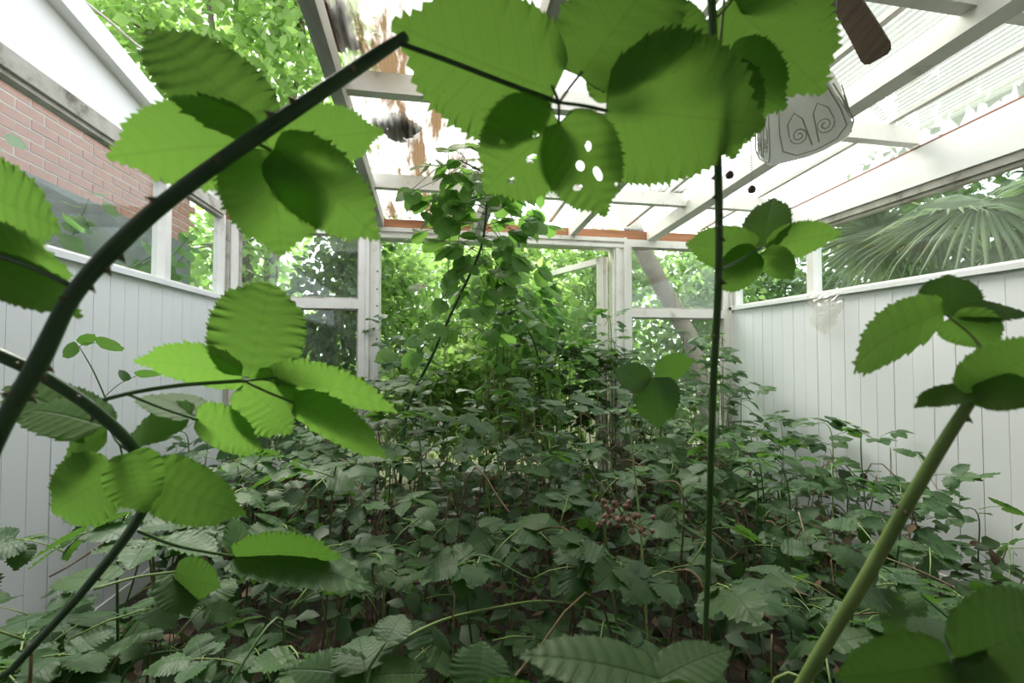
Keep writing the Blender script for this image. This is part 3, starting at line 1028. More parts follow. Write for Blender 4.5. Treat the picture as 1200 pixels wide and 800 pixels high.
plant('garden_shrub', 'low pale bush outside the doorway beside the left jamb', 'shrub', (-0.1, 4.1, G0),
      [((-0.1, 4.05, 0.75), (0.4, 0.3, 0.45)), ((0.2, 4.1, 0.95), (0.3, 0.25, 0.3))], 1500, 0.08, 'garden_leaf', width=0.75)
plant('garden_tree', 'overhanging tree seen through the missing roof panels on the left', 'tree', (-2.4, 7.2, G0),
      [((-2.2, 6.4, 4.2), (1.2, 1.0, 0.9)), ((-3.3, 6.2, 5.0), (1.2, 1.0, 1.0)), ((-1.6, 6.0, 5.3), (0.9, 0.9, 0.7)), ((-2.6, 5.6, 6.0), (1.1, 0.9, 0.7)), ((-2.6, 6.8, 2.6), (0.9, 0.6, 0.8))], 7500, 0.14, 'garden_leaf', trunk_r=0.09, width=0.8)
plant('garden_tree', 'pale distant tree closing the garden behind the doorway', 'tree', (0.5, 10.0, G0),
      [((-0.6, 9.6, 1.8), (1.6, 0.8, 1.6)), ((1.8, 9.8, 2.0), (1.7, 0.8, 1.5)), ((0.4, 10.2, 3.2), (1.8, 0.9, 0.9)), ((4.0, 9.8, 2.0), (1.5, 0.8, 1.6))], 6500, 0.17, 'garden_leaf', trunk_r=0.12)
plant('garden_tree', 'leafy tree behind the left corner window and brick house', 'tree', (-3.2, 8.4, G0),
      [((-3.0, 8.0, 1.6), (1.4, 0.8, 1.3)), ((-1.6, 8.2, 1.0), (1.0, 0.7, 1.0)), ((-4.6, 8.2, 2.2), (1.4, 0.8, 1.5))], 5200, 0.15, 'garden_leaf', trunk_r=0.1)
plant('garden_hedge', 'dark evergreen hedge behind the palm outside the right window', 'hedge', (6.2, 3.6, G0),
      [((6.0, 3.0, 1.9), (0.7, 1.3, 1.7)), ((6.0, 4.9, 1.9), (0.7, 1.3, 1.7)), ((6.2, 1.6, 1.9), (0.7, 1.0, 1.7)), ((5.4, 6.5, 1.6), (1.0, 0.9, 1.6))], 17000, 0.15, 'garden_leaf_deep', trunk_r=0.07)
plant('garden_tree', 'tall tree shading the ribbed roof from the right', 'tree', (7.5, 4.5, G0),
      [((6.0, 3.6, 5.0), (1.4, 1.5, 0.9)), ((6.8, 2.2, 5.6), (1.4, 1.2, 1.0)), ((5.0, 5.2, 5.2), (1.2, 1.1, 0.8))], 9000, 0.24, 'garden_leaf_deep', trunk_r=0.12)

# creeper on the house wall and left glass
root = thing('wall_creeper', 'light green creeper trailing between the brick house and left window', 'creeper', (-2.2, 2.6, G0))
mb = MB()
vine_me = [leaf_mesh('creeper_leaf', 'vine_leaf', width=0.95, teeth=6, cols=3, fold=0.1, curl=0.15, seed=s, tooth=0.14, round_=True) for s in range(3)]
for s in range(7):
    yb = 1.9 + s * 0.42
    pts = [(-2.2, 2.6, G0), (-2.1, yb, 0.9), (-2.0 - 0.05 * s, yb + random.uniform(-.2, .3), 1.6), (-2.05, yb + random.uniform(-.3, .4), 2.05 + random.uniform(-.15, .2))]
    sp = spline(pts, 8)
    mb.tube(sp, 0.005, 5)
    for q in sp[10:]:
        for _ in range(2):
            d = Vector((random.uniform(-.3, 1), random.uniform(-1, 1), random.uniform(-.9, .2)))
            inst('creeper_leaf', random.choice(vine_me), frame(d, (0.8, -0.5, 0.6), Vector(q) + Vector((random.uniform(-.08, .08), random.uniform(-.1, .1), random.uniform(-.06, .06))), random.uniform(0.07, 0.12)), root)
mb.build('stem', 'cane_green', root, True)

# leaning trunk outside the small back window on the right
o = MB().tube(spline([P(830, 440, 4.6), P(800, 380, 4.5), P(775, 335, 4.4), P(752, 290, 4.3), P(735, 255, 4.2)]), 0.075, 10)
lo = P(845, 470, 4.66)
lo.z = G0
o = MB().tube(spline([lo, P(818, 425, 4.55), P(800, 380, 4.5), P(775, 335, 4.4), P(752, 290, 4.3), P(728, 235, 4.2)]), [0.08] * 41, 10).build('leaning_trunk', 'bark', origin=lo, smooth=True)
tag(o, 'bare pale trunk leaning outside the small back window on the right', 'tree trunk')


# --- fan palm outside the right window
palm_base = Vector((4.35, 2.9, G0))
palm = thing('fan_palm', 'fan palm with long drooping blades outside the right window', 'palm', palm_base)
mb = MB().tube(spline([palm_base, palm_base + Vector((0.03, 0, 1.0)), palm_base + Vector((0, 0.02, 2.0))], 8), 0.10, 10)
mb.build('trunk', 'bark', palm, True)
crown = palm_base + Vector((0, 0, 2.05))


def frond(hubp, face, seed, R=0.62):
    rs = random.Random(seed)
    hubp = Vector(hubp)
    out_d = (hubp - crown).normalized()
    z = Vector(face)
    y = (out_d - z * out_d.dot(z)).normalized()
    z = (z - y * z.dot(y)).normalized()
    x = y.cross(z)
    fr = MB().tube(spline([crown, (crown + hubp) / 2 + Vector((0, 0, 0.12)), hubp], 5), 0.011, 6).build('frond', 'cane_pale', palm, True)
    mb = MB()
    nb = 34
    for i in range(nb):
        a = math.radians(-125 + 250 * i / (nb - 1)) + rs.uniform(-.02, .02)
        d = y * math.cos(a) + x * math.sin(a)
        L = R * rs.uniform(0.85, 1.1) * (1 - 0.18 * abs(a) / 2.2)
        w = 0.021
        s = d.cross(z)
        ps = []
        for t in (0, 0.35, 0.7, 1.0):
            c = hubp + d * (L * t) + Vector((0, 0, -0.42 * L * t ** 2.2))
            ww = w * (0.45 + 0.55 * min(1, t * 3)) * (1 if t < 0.5 else (1 - t) * 1.9 + 0.05)
            ps.append((c + s * ww, c + z * ww * 0.7, c - s * ww))
        b0 = len(mb.v)
        for tri in ps:
            mb.v += [tuple(q) for q in tri]
        for r in range(3):
            k0 = b0 + r * 3
            mb.f += [(k0, k0 + 1, k0 + 4, k0 + 3), (k0 + 1, k0 + 2, k0 + 5, k0 + 4)]
    mb.build('blade_fan', 'palm_blade', fr)


frond(P(1150, 235, 3.05), (-0.75, -0.5, 0.35), 1)
frond(P(1030, 275, 3.75), (-0.7, -0.6, 0.3), 2)
frond(P(1095, 262, 3.55), (-0.6, -0.4, 0.6), 3)
frond(P(1225, 250, 2.75), (-0.8, -0.2, 0.4), 4)
for i in range(9):
    a = i * 0.7
    frond(crown + Vector((0.75 * math.cos(a), 0.75 * math.sin(a), 0.35 + 0.2 * math.sin(i * 2.1))), (-0.3 * math.cos(a), -0.3 * math.sin(a), 0.9), 20 + i)

# ================================================================== BRAMBLES
NEAR = [leaf_mesh('leaflet', 'bramble_leaf', width=w, teeth=11, cols=5, fold=f, curl=c, pleat=0.020, seed=s, tooth=0.085, twist=tw)
        for s, (w, f, c, tw) in enumerate([(0.74, .14, .25, 0), (0.82, .05, .4, .15), (0.66, .22, .15, -.1), (0.78, -.05, .5, .1), (0.70, .1, .1, -.2)])]
thorn_me = MB()
thorn_me.v = [(math.cos(a) * 0.42, math.sin(a) * 0.62, 0) for a in [i * math.pi / 3 for i in range(6)]] + [(0, -0.45, 1.0)] + [(math.cos(a) * 0.2, -0.12 + math.sin(a) * 0.25, 0.5) for a in [i * math.pi / 3 for i in range(6)]]
thorn_me.f = [(i, (i + 1) % 6, 7 + (i + 1) % 6, 7 + i) for i in range(6)] + [(7 + i, 7 + (i + 1) % 6, 6) for i in range(6)]
thorn_me = thorn_me.mesh('thorn', 'thorn', True)


def down_to_floor(p, dx=0.0, dy=0.0):
    return [Vector((p[0] + dx, p[1] + dy, 0.0)), Vector((p[0] + dx * 0.5, p[1] + dy * 0.5, p[2] * 0.45))]


class Cane:
    """a near bramble cane: arching stem, thorns, leaf stalks each carrying its leaflets"""

    def __init__(self, label, pts, foot=(0, 0), mat='cane_green', group=None, n=7, thorns=0, seed=0):
        q = [(*P(a, b_, d), r) for a, b_, d, r in pts]
        p0 = Vector(q[0][:3])
        dv = p0 - Vector(q[1][:3])
        if dv.z < -0.02:
            k_ = -p0.z / dv.z
            lat = Vector((dv.x, dv.y, 0)) * k_ * 0.55
            if lat.length > 0.4:
                lat *= 0.4 / lat.length
            p1_ = p0 + dv.normalized() * min(0.25, 0.5 * p0.z)
            pre = [Vector((p1_.x + lat.x * 0.3, p1_.y + lat.y * 0.3, 0)), p1_]
        else:
            pre = down_to_floor(p0, *foot)
        q = [(*v, q[0][3] * 1.05) for v in pre] + q
        sp = spline(q, n)
        self.root = thing('bramble_cane', label, 'bramble', pre[0], group)
        self.seed = seed
        MB().tube([s[:3] for s in sp], [max(0.0008, s[3]) for s in sp], 10).build('stem', mat, self.root, True)
        rs = random.Random(seed)
        for _ in range(thorns):
            i = rs.randrange(int(n * 2), len(sp) - 2)
            t = rs.random()
            p = Vector(sp[i][:3]).lerp(Vector(sp[i + 1][:3]), t)
            d = (Vector(sp[i + 1][:3]) - Vector(sp[i][:3])).normalized()
            a = rs.uniform(0, 2 * math.pi)
            o1 = d.orthogonal().normalized()
            nrm = o1 * math.cos(a) + d.cross(o1) * math.sin(a)
            M = frame(d, nrm, p + nrm * sp[i][3] * 0.8, rs.uniform(0.8, 1.1) * max(0.005, sp[i][3] * 1.1))
            inst('thorn', thorn_me, M, self.root)

    def stalk(self, pts, r=0.0018, mat='cane_green', leaves=(), lmat='bramble_leaf_near'):
        q = [P(a, b_, d) for a, b_, d in pts]
        st = MB().tube(spline(q, 6) if len(q) > 2 else q, r, 8).build('leaf_stalk', mat, self.root, True)
        for lf in leaves:
            self.leaf(st, lmat=lmat, **lf)
        return st

    def leaf(self, parent, b, t, d, w, dt=None, roll=0.0, fold=0.10, curl=0.22, holes=(), round_=False, lmat='bramble_leaf_near', stem=None, teeth=24):
        self.seed += 1
        pb_, pt_ = P(b[0], b[1], d), P(t[0], t[1], dt if dt else d)
        v = pt_ - pb_
        L = v.length
        px_len = math.hypot(t[0] - b[0], t[1] - b[1])
        dm = (d + (dt or d)) / 2
        view = (C0 - (pb_ + pt_) / 2).normalized()
        y = v.normalized()
        nz = (view - y * view.dot(y)).normalized()
        nz = Matrix.Rotation(roll, 3, y) @ nz
        if nz.z < 0:
            nz = -nz                    # upper side of the blade
        wid = (w / F * dm) / max(0.35, abs(math.cos(roll))) / L
        me = leaf_mesh('leaflet', lmat, width=wid, teeth=34 if holes else teeth, cols=31 if holes else 9, fold=fold, curl=curl, pleat=0.008, holes=holes, seed=self.seed, tooth=0.05, round_=round_)
        inst('leaflet', me, frame(v, nz, pb_, L), parent)


# ---- the thick cane crossing the upper left, with its two leaf clusters
A = Cane('thick thorny bramble cane arching from the left edge across the upper left', [
    (-60, 640, .33, .0060), (0, 505, .30, .0052), (45, 425, .295, .0057), (82, 352, .295, .0050), (130, 295, .30, .0054), (200, 232, .305, .0053),
    (300, 160, .31, .0052), (400, 92, .325, .0050), (445, 62, .335, .0046), (476, 42, .34, .0036)],
    foot=(-0.10, 0.10), mat='cane_dark', thorns=20, seed=5)
A.stalk([(466, 50, .338), (500, 62, .342), (530, 73, .345), (600, 100, .355), (655, 120, .36)], .0019, 'cane_dark')
A.stalk([(655, 120, .36), (650, 108, .36), (646, 100, .36)], .0011, leaves=[
    dict(b=(650, 108), t=(462, 33), d=.36, dt=.345, w=150, roll=.25, fold=.10, curl=.15)])
A.stalk([(655, 120, .36), (655, 132, .36), (655, 144, .36)], .0012, leaves=[
    dict(b=(654, 142), t=(566, 222), d=.365, dt=.38, w=112, roll=-.2, holes=((.10, .42, .035, .06, .3), (-.05, .25, .03, .035, 0), (.12, .72, .03, .05, .6), (-.22, .55, .02, .03, 0))),
    dict(b=(656, 143), t=(712, 250), d=.36, dt=.385, w=92, roll=.25, holes=((-.02, .45, .04, .05, 0), (.13, .33, .03, .045, .4), (-.14, .62, .05, .03, .3), (.10, .60, .035, .07, 0), (.22, .78, .02, .025, 0)))])
A.stalk([(655, 120, .36), (668, 102, .36), (682, 84, .36)], .0012, leaves=[
    dict(b=(681, 90), t=(795, -70), d=.36, dt=.37, w=125, roll=-.3)])
A.stalk([(655, 120, .36), (685, 124, .36), (712, 130, .36)], .0013, leaves=[
    dict(b=(709, 131), t=(880, 138), d=.36, dt=.38, w=158, roll=.25, curl=.3, fold=.06),
    dict(b=(715, 120), t=(706, 70), d=.385, w=46, roll=.5)])
A.stalk([(292, 165, .32), (305, 170, .325), (318, 176, .33)], .0013, leaves=[
    dict(b=(306, 150), t=(157, 8), d=.33, dt=.34, w=92, roll=.35),
    dict(b=(312, 168), t=(142, 176), d=.345, dt=.36, w=100, roll=-.3, fold=.05),
    dict(b=(316, 176), t=(332, 298), d=.335, dt=.36, w=112, roll=.2, fold=.05),
    dict(b=(320, 176), t=(449, 276), d=.33, dt=.36, w=88, roll=.35),
    dict(b=(315, 172), t=(447, 148), d=.34, dt=.36, w=72, roll=.4, holes=((-.06, .42, .035, .13, .25),))])
A.stalk([(83, 334, .295), (40, 314, .30), (0, 300, .305), (-40, 290, .31)], .0018, 'cane_dark', leaves=[
    dict(b=(-62, 214), t=(97, 268), d=.34, dt=.33, w=88, roll=.35),
    dict(b=(-42, 284), t=(114, 300), d=.32, dt=.31, w=60, roll=.7, curl=.35),
    dict(b=(-40, 302), t=(90, 358), d=.31, dt=.305, w=56, roll=-.6)])

# ---- the arched cane lower left
B = Cane('arched bramble cane bending back to the left edge over the white boards', [
    (16, 782, .60, .0046), (95, 695, .54, .0048), (155, 618, .49, .005), (173, 575, .46, .005), (158, 528, .43, .005), (115, 484, .41, .005),
    (55, 443, .39, .0052), (0, 416, .375, .0054), (-70, 385, .37, .0054)], foot=(-0.05, 0.06), mat='cane_dark', thorns=16, seed=9)
B.stalk([(122, 468, .415), (160, 459, .42), (215, 451, .44), (285, 446, .46)], .0020, leaves=[
    dict(b=(291, 441), t=(318, 330), d=.46, dt=.49, w=98, roll=.15, round_=True, fold=.04, curl=.1),
    dict(b=(283, 441), t=(165, 414), d=.46, dt=.44, w=46, roll=-.9, fold=.14)])
B.stalk([(285, 446, .46), (310, 444, .46), (325, 442, .46)], .0012, leaves=[
    dict(b=(322, 442), t=(471, 468), d=.46, dt=.47, w=42, roll=1.0, fold=.16)])
B.stalk([(285, 446, .46), (315, 460, .46), (345, 472, .46)], .0012, leaves=[
    dict(b=(345, 472), t=(460, 526), d=.46, dt=.46, w=44, roll=.9),
    dict(b=(286, 449), t=(346, 504), d=.47, dt=.48, w=72, roll=.6)])
B.stalk([(150, 462, .42), (190, 478, .45), (232, 492, .48)], .0013, leaves=[
    dict(b=(230, 490), t=(314, 522), d=.48, dt=.48, w=46, roll=.7), dict(b=(222, 488), t=(138, 508), d=.48, dt=.5, w=40, roll=.7),
    dict(b=(228, 488), t=(170, 452), d=.48, dt=.52, w=40, roll=.8)])
B.stalk([(160, 532, .43), (140, 520, .43), (128, 500, .44)], .0014, leaves=[
    dict(b=(120, 498), t=(20, 470), d=.44, dt=.46, w=52, roll=.5), dict(b=(118, 505), t=(-5, 440), d=.46, dt=.48, w=60, roll=.3),
    dict(b=(125, 505), t=(60, 540), d=.44, dt=.46, w=40, roll=.7)])
B.stalk([(168, 550, .44), (150, 552, .43), (134, 556, .425)], .0014, leaves=[
    dict(b=(135, 553), t=(50, 604), d=.425, dt=.42, w=82, roll=.2),
    dict(b=(172, 555), t=(276, 606), d=.42, dt=.41, w=66, roll=.35, curl=.3),
    dict(b=(152, 530), t=(166, 602), d=.41, dt=.40, w=56, roll=.5)])
B.stalk([(162, 622, .49), (210, 640, .53), (275, 652, .60)], .0018, leaves=[
    dict(b=(275, 652), t=(402, 640), d=.60, dt=.64, w=40, roll=1.0), dict(b=(275, 652), t=(440, 672), d=.60, dt=.62, w=44, roll=-1.0), dict(b=(272, 650), t=(290, 608), d=.60, dt=.66, w=36, roll=.6)],
    lmat='bramble_leaf')
B.stalk([(110, 690, .54), (160, 676, .58), (205, 670, .62)], .0016, 'cane_pale', leaves=[
    dict(b=(130, 680), t=(62, 672), d=.60, dt=.62, w=30, roll=.9), dict(b=(205, 670), t=(255, 690), d=.62, dt=.62, w=42, roll=.5), dict(b=(200, 672), t=(225, 718), d=.62, dt=.60, w=44, roll=-.5)],
    lmat='bramble_leaf')

# ---- the upright cane right of centre
Cc = Cane('slender upright bramble cane right of centre running off the top edge', [
    (826, 760, .66, .0034), (829, 680, .60, .0037), (832, 580, .53, .0037), (836, 450, .47, .0037), (842, 330, .43, .0036), (842, 220, .40, .0035), (838, 110, .375, .0034), (834, 0, .36, .0033), (828, -120, .35, .003)],
    foot=(0.05, 0.22), mat='cane_green', thorns=22, seed=21)
Cc.stalk([(844, 316, .43), (868, 304, .46), (892, 290, .50)], .0013, leaves=[
    dict(b=(887, 292), t=(799, 288), d=.50, dt=.50, w=50, roll=.2), dict(b=(893, 289), t=(906, 224), d=.50, dt=.53, w=48, roll=-.2),
    dict(b=(897, 292), t=(976, 270), d=.50, dt=.52, w=40, roll=.5), dict(b=(888, 296), t=(836, 340), d=.49, dt=.49, w=44, roll=-.3),
    dict(b=(895, 294), t=(930, 325), d=.49, dt=.49, w=34, roll=.4)])
Cc.stalk([(841, 70, .37), (844, 50, .375), (848, 5, .38), (850, -20, .385)], .0012, 'cane_pale', leaves=[
    dict(b=(852, 0), t=(966, 104), d=.385, dt=.41, w=118, roll=.25, fold=.05, curl=.12)])
Cc.stalk([(841, 72, .37), (845, 76, .38), (848, 78, .39)], .0012, leaves=[
    dict(b=(846, 78), t=(862, 186), d=.40, dt=.42, w=74, roll=.2), dict(b=(847, 72), t=(915, 128), d=.395, dt=.41, w=82, roll=-.35)])
Cc.stalk([(838, 62, .37), (825, 60, .37), (812, 55, .375)], .001, 'cane_dark', leaves=[
    dict(b=(815, 62), t=(792, -15), d=.385, dt=.39, w=40, roll=.5), dict(b=(812, 58), t=(775, 90), d=.39, dt=.40, w=50, roll=.5)])
Cc.stalk([(840, 20, .365), (850, 10, .37), (862, -5, .375)], .001, leaves=[dict(b=(860, 0), t=(905, -60), d=.38, dt=.40, w=60, roll=.3)])

# ---- the pale cane lower right
D = Cane('pale green bramble cane slanting up from the lower right', [
    (925, 828, .43, .0055), (965, 758, .41, .0054), (1010, 685, .39, .0053), (1060, 596, .37, .005), (1105, 520, .355, .0045), (1140, 465, .345, .0036), (1160, 430, .36, .002), (1140, 395, .39, .0012), (1112, 371, .41, .001)],
    foot=(-0.02, 0.06), mat='cane_pale', thorns=10, seed=33)
D.stalk([(1138, 468, .345), (1148, 462, .34), (1158, 456, .335)], .0012, leaves=[
    dict(b=(1132, 462), t=(1236, 396), d=.34, dt=.32, w=62, roll=.5), dict(b=(1150, 456), t=(1070, 470), d=.34, dt=.35, w=24, roll=1.1),
    dict(b=(1140, 460), t=(1225, 455), d=.335, dt=.31, w=45, roll=-.7)])
D.stalk([(1114, 373, .41), (1112, 371, .41), (1110, 369, .41)], .001, leaves=[
    dict(b=(1112, 370), t=(1113, 316), d=.41, dt=.43, w=54, roll=.15), dict(b=(1104, 366), t=(962, 428), d=.41, dt=.38, w=58, roll=-.55, fold=.2, curl=.35),
    dict(b=(1118, 369), t=(1206, 350), d=.41, dt=.40, w=34, roll=-1.0, curl=.4), dict(b=(1112, 373), t=(1172, 400), d=.41, dt=.40, w=48, roll=.5)])

# ---- blurred leaves at the bottom edge
E = Cane('dark bramble shoot with three blurred leaves in the lower right corner', [(1160, 900, .30, .004), (1135, 820, .285, .003), (1118, 775, .28, .0015)], foot=(0.0, 0.06), seed=41)
E.stalk([(1119, 778, .28), (1118, 773, .28), (1117, 770, .28)], .001, leaves=[
    dict(b=(1117, 772), t=(1092, 712), d=.28, dt=.33, w=60, roll=.3), dict(b=(1120, 774), t=(1250, 722), d=.28, dt=.30, w=95, roll=.6), dict(b=(1114, 776), t=(985, 800), d=.28, dt=.29, w=70, roll=-.5)], lmat='bramble_leaf')
E2 = Cane('low bramble shoot with two blurred leaves at the bottom edge beside the upright cane', [(800, 920, .34, .004), (785, 850, .33, .003), (772, 800, .325, .0015)], foot=(0.0, 0.05), seed=47)
E2.stalk([(773, 803, .325), (772, 799, .325), (771, 796, .325)], .001, leaves=[
    dict(b=(775, 796), t=(612, 752), d=.325, dt=.33, w=52, roll=.8), dict(b=(772, 796), t=(855, 752), d=.325, dt=.34, w=46, roll=-.6), dict(b=(778, 800), t=(800, 850), d=.32, dt=.31, w=60, roll=.3)], lmat='bramble_leaf')
Fh = Cane('bramble shoot with broad upturned leaves at the bottom edge left of centre', [(410, 880, .60, .004), (420, 830, .59, .003), (428, 792, .58, .002), (452, 752, .60, .0015)], foot=(0.0, 0.1), seed=52)
Fh.stalk([(430, 790, .58), (431, 787, .58), (430, 784, .58)], .001, leaves=[
    dict(b=(428, 786), t=(420, 740), d=.58, dt=.64, w=66, roll=.1), dict(b=(426, 792), t=(335, 778), d=.58, dt=.60, w=46, roll=.4), dict(b=(434, 792), t=(500, 786), d=.58, dt=.58, w=36, roll=-.4), dict(b=(452, 752), t=(472, 716), d=.60, dt=.64, w=38, roll=-.5)], lmat='bramble_leaf')
Gh = Cane('single broad serrated bramble leaf standing at the bottom edge', [(550, 900, .56, .003), (556, 850, .55, .0022), (560, 815, .55, .0014)], foot=(0.0, 0.1), seed=58)
Gh.stalk([(560, 818, .55), (560, 812, .55), (560, 806, .55)], .0012, leaves=[dict(b=(558, 812), t=(568, 748), d=.55, dt=.60, w=68, roll=.1), dict(b=(562, 814), t=(660, 830), d=.55, dt=.55, w=40, roll=.4)], lmat='bramble_leaf')
I1 = Cane('thin pale cane arching low across the bottom centre', [(430, 790, .74, .0028), (465, 754, .80, .0028), (520, 726, .88, .0026), (580, 712, .95, .0025), (636, 704, 1.02, .0023), (690, 712, 1.1, .002), (738, 732, 1.15, .0016), (775, 752, 1.18, .001)], foot=(-0.05, 0.1), mat='cane_pale', thorns=24, seed=61)
I2 = Cane('thin straight pale cane standing between the upright cane and doorway', [(760, 770, 1.05, .0026), (752, 640, 1.15, .0028), (742, 535, 1.25, .0026), (735, 470, 1.32, .002)], foot=(0.02, 0.1), mat='cane_pale', thorns=12, seed=63)
I2.stalk([(736, 475, 1.32), (750, 460, 1.32), (768, 440, 1.32)], .0014, leaves=[dict(b=(768, 442), t=(770, 500), d=1.32, dt=1.28, w=52, roll=.2, teeth=14), dict(b=(760, 450), t=(720, 430), d=1.32, dt=1.35, w=34, roll=.4, teeth=14), dict(b=(768, 440), t=(810, 420), d=1.32, dt=1.35, w=30, roll=.6, teeth=14)], lmat='bramble_leaf')

J = Cane('thin young bramble shoot with small pale leaves against the left boards', [(150, 560, 1.25, .0024), (132, 490, 1.25, .0022), (112, 440, 1.25, .0018), (93, 406, 1.25, .0012)], seed=65)
J.stalk([(93, 406, 1.25), (100, 402, 1.25), (112, 402, 1.25)], .001, leaves=[dict(b=(92, 405), t=(70, 418), d=1.25, w=14, roll=.5, teeth=10), dict(b=(94, 403), t=(112, 390), d=1.25, w=13, roll=.3, teeth=10), dict(b=(113, 402), t=(149, 405), d=1.25, w=15, roll=.8, teeth=10)], lmat='bramble_leaf')
J.stalk([(122, 465, 1.25), (140, 450, 1.25), (160, 440, 1.25)], .001, leaves=[dict(b=(160, 440), t=(192, 434), d=1.25, w=10, roll=.9, teeth=10), dict(b=(150, 446), t=(140, 432), d=1.25, w=9, roll=.3, teeth=10)], lmat='bramble_leaf')
for pts_, lab in (([(1035, 652, 1.1), (1085, 672, 1.05), (1142, 700, 1.0)], 'dry straw stalk lying over the leaves right of the pale slanting cane'),
                  ([(1000, 612, 1.3), (1050, 622, 1.25), (1086, 650, 1.2)], 'bent dry straw stalk crossing behind the pale slanting cane'),
                  ([(936, 600, 1.25), (943, 625, 1.2), (951, 652, 1.18)], 'short upright dry straw stalk left of the pale slanting cane')):
    q_ = [P(*a_) for a_ in pts_]
    o = MB().tube(spline(q_, 6), .0016, 5).build('dry_stalk', 'straw', origin=q_[0], smooth=True)
    tag(o, lab, 'dry stalk')

# ---- the climber in the doorway
climb_me = [leaf_mesh('leaflet', 'vine_leaf', width=w, teeth=10, cols=5, fold=.08, curl=.25, seed=70 + i, tooth=.06, round_=(i == 1)) for i, w in enumerate((0.78, 0.86, 0.7))]


def climber(label, cp, seed, r0, first, size, wide, foot_dx):
    foot = Vector((cp[0].x + foot_dx, cp[0].y, 0))
    root = thing('bramble_climber', label, 'climber', foot)
    sp = spline([foot, (foot + cp[0]) / 2] + cp, 7)
    MB().tube(sp, [r0 - r0 * 0.72 * i / len(sp) for i in range(len(sp))], 8).build('stem', 'cane_dark', root, True)
    rs = random.Random(seed)
    for i in range(first, len(sp), 1):
        for _ in range(3 if i > first + 10 else 2):
            p0 = Vector(sp[i])
            spread = 0.10 + wide * rs.random()
            a = rs.uniform(0, 2 * math.pi)
            p1 = p0 + Vector((math.cos(a) * spread, math.sin(a) * spread * 0.7, rs.uniform(-.14, .03)))
            st = MB().tube([p0, (p0 + p1) / 2 + Vector((0, 0, .03)), p1], 0.0016, 5).build('leaf_stalk', 'cane_green', root, True)
            d = (p1 - p0).normalized()
            for ang in (0, 1.15, -1.15):
                dd = Matrix.Rotation(ang + rs.uniform(-.2, .2), 3, 'Z') @ d
                dd = dd + Vector((0, 0, rs.uniform(-.7, .0)))
                inst('leaflet', rs.choice(climb_me), frame(dd, (rs.uniform(-.5, .5), rs.uniform(-1.0, .1), 0.8), p1, rs.uniform(*size)), st)


climber('climbing bramble rising through the middle of the doorway to the roof',
        [P(478, 478, 2.75), P(505, 420, 2.6), P(532, 360, 2.48), P(556, 310, 2.42), P(566, 280, 2.38), P(570, 240, 2.32), P(566, 205, 2.22), P(540, 188, 2.12)], 77, 0.011, 24, (.08, .118), .24, -.08)
climber('second climbing bramble in the doorway before the open glazed leaf, below the lintel',
        [P(650, 480, 3.3), P(632, 420, 3.2), P(612, 370, 3.12), P(598, 335, 3.08), P(588, 312, 3.05)], 78, 0.007, 17, (.075, .11), .30, .05)

# hanging threads of a thin vine in front of the doorway
for (px_, y0_, y1_, d_, lab) in ((525, 232, 640, 2.3, 'thin pale vine strand hanging before the doorway, nearer the left jamb'), (541, 225, 400, 2.35, 'short thin vine strand hanging beside the climbing bramble')):
    top = P(px_, y0_, d_)
    bot = P(px_ - 3, y1_, d_)
    top.z = roof_h(top.y) + 0.02
    mid = [top.lerp(bot, t_) + Vector((0.012 * math.sin(t_ * 9), 0, 0)) for t_ in np.linspace(0, 1, 12)]
    o = MB().tube(mid, 0.0022, 5).build('vine_strand', 'cane_pale', origin=top, smooth=True)
    tag(o, lab, 'vine')


# ---- the thicket: shoots all over the floor
def sm(a, b_, v):
    t = max(0.0, min(1.0, (v - a) / (b_ - a)))
    return t * t * (3 - 2 * t)


def canopy(x, y):
    """height of the leaf tops over the floor"""
    h = 0.66 + 0.20 * sm(0.8, 1.9, y)
    h -= 0.34 * sm(-0.35, -0.95, x) * (1 - 0.75 * sm(2.1, 2.8, y))
    h -= 0.26 * sm(0.9, 1.7, x) * (1 - 0.7 * sm(2.2, 2.9, y))
    h += 0.14 * sm(1.6, 2.3, x) * (1 - sm(2.0, 2.5, y))
    h += 0.22 * sm(2.2, 3.1, y) * math.exp(-((x - 0.45) / 0.9) ** 2)
    h += 0.09 * math.sin(x * 5.1 + 1.0) * math.sin(y * 4.3 + x * 1.7)
    return h


far_leaf = []


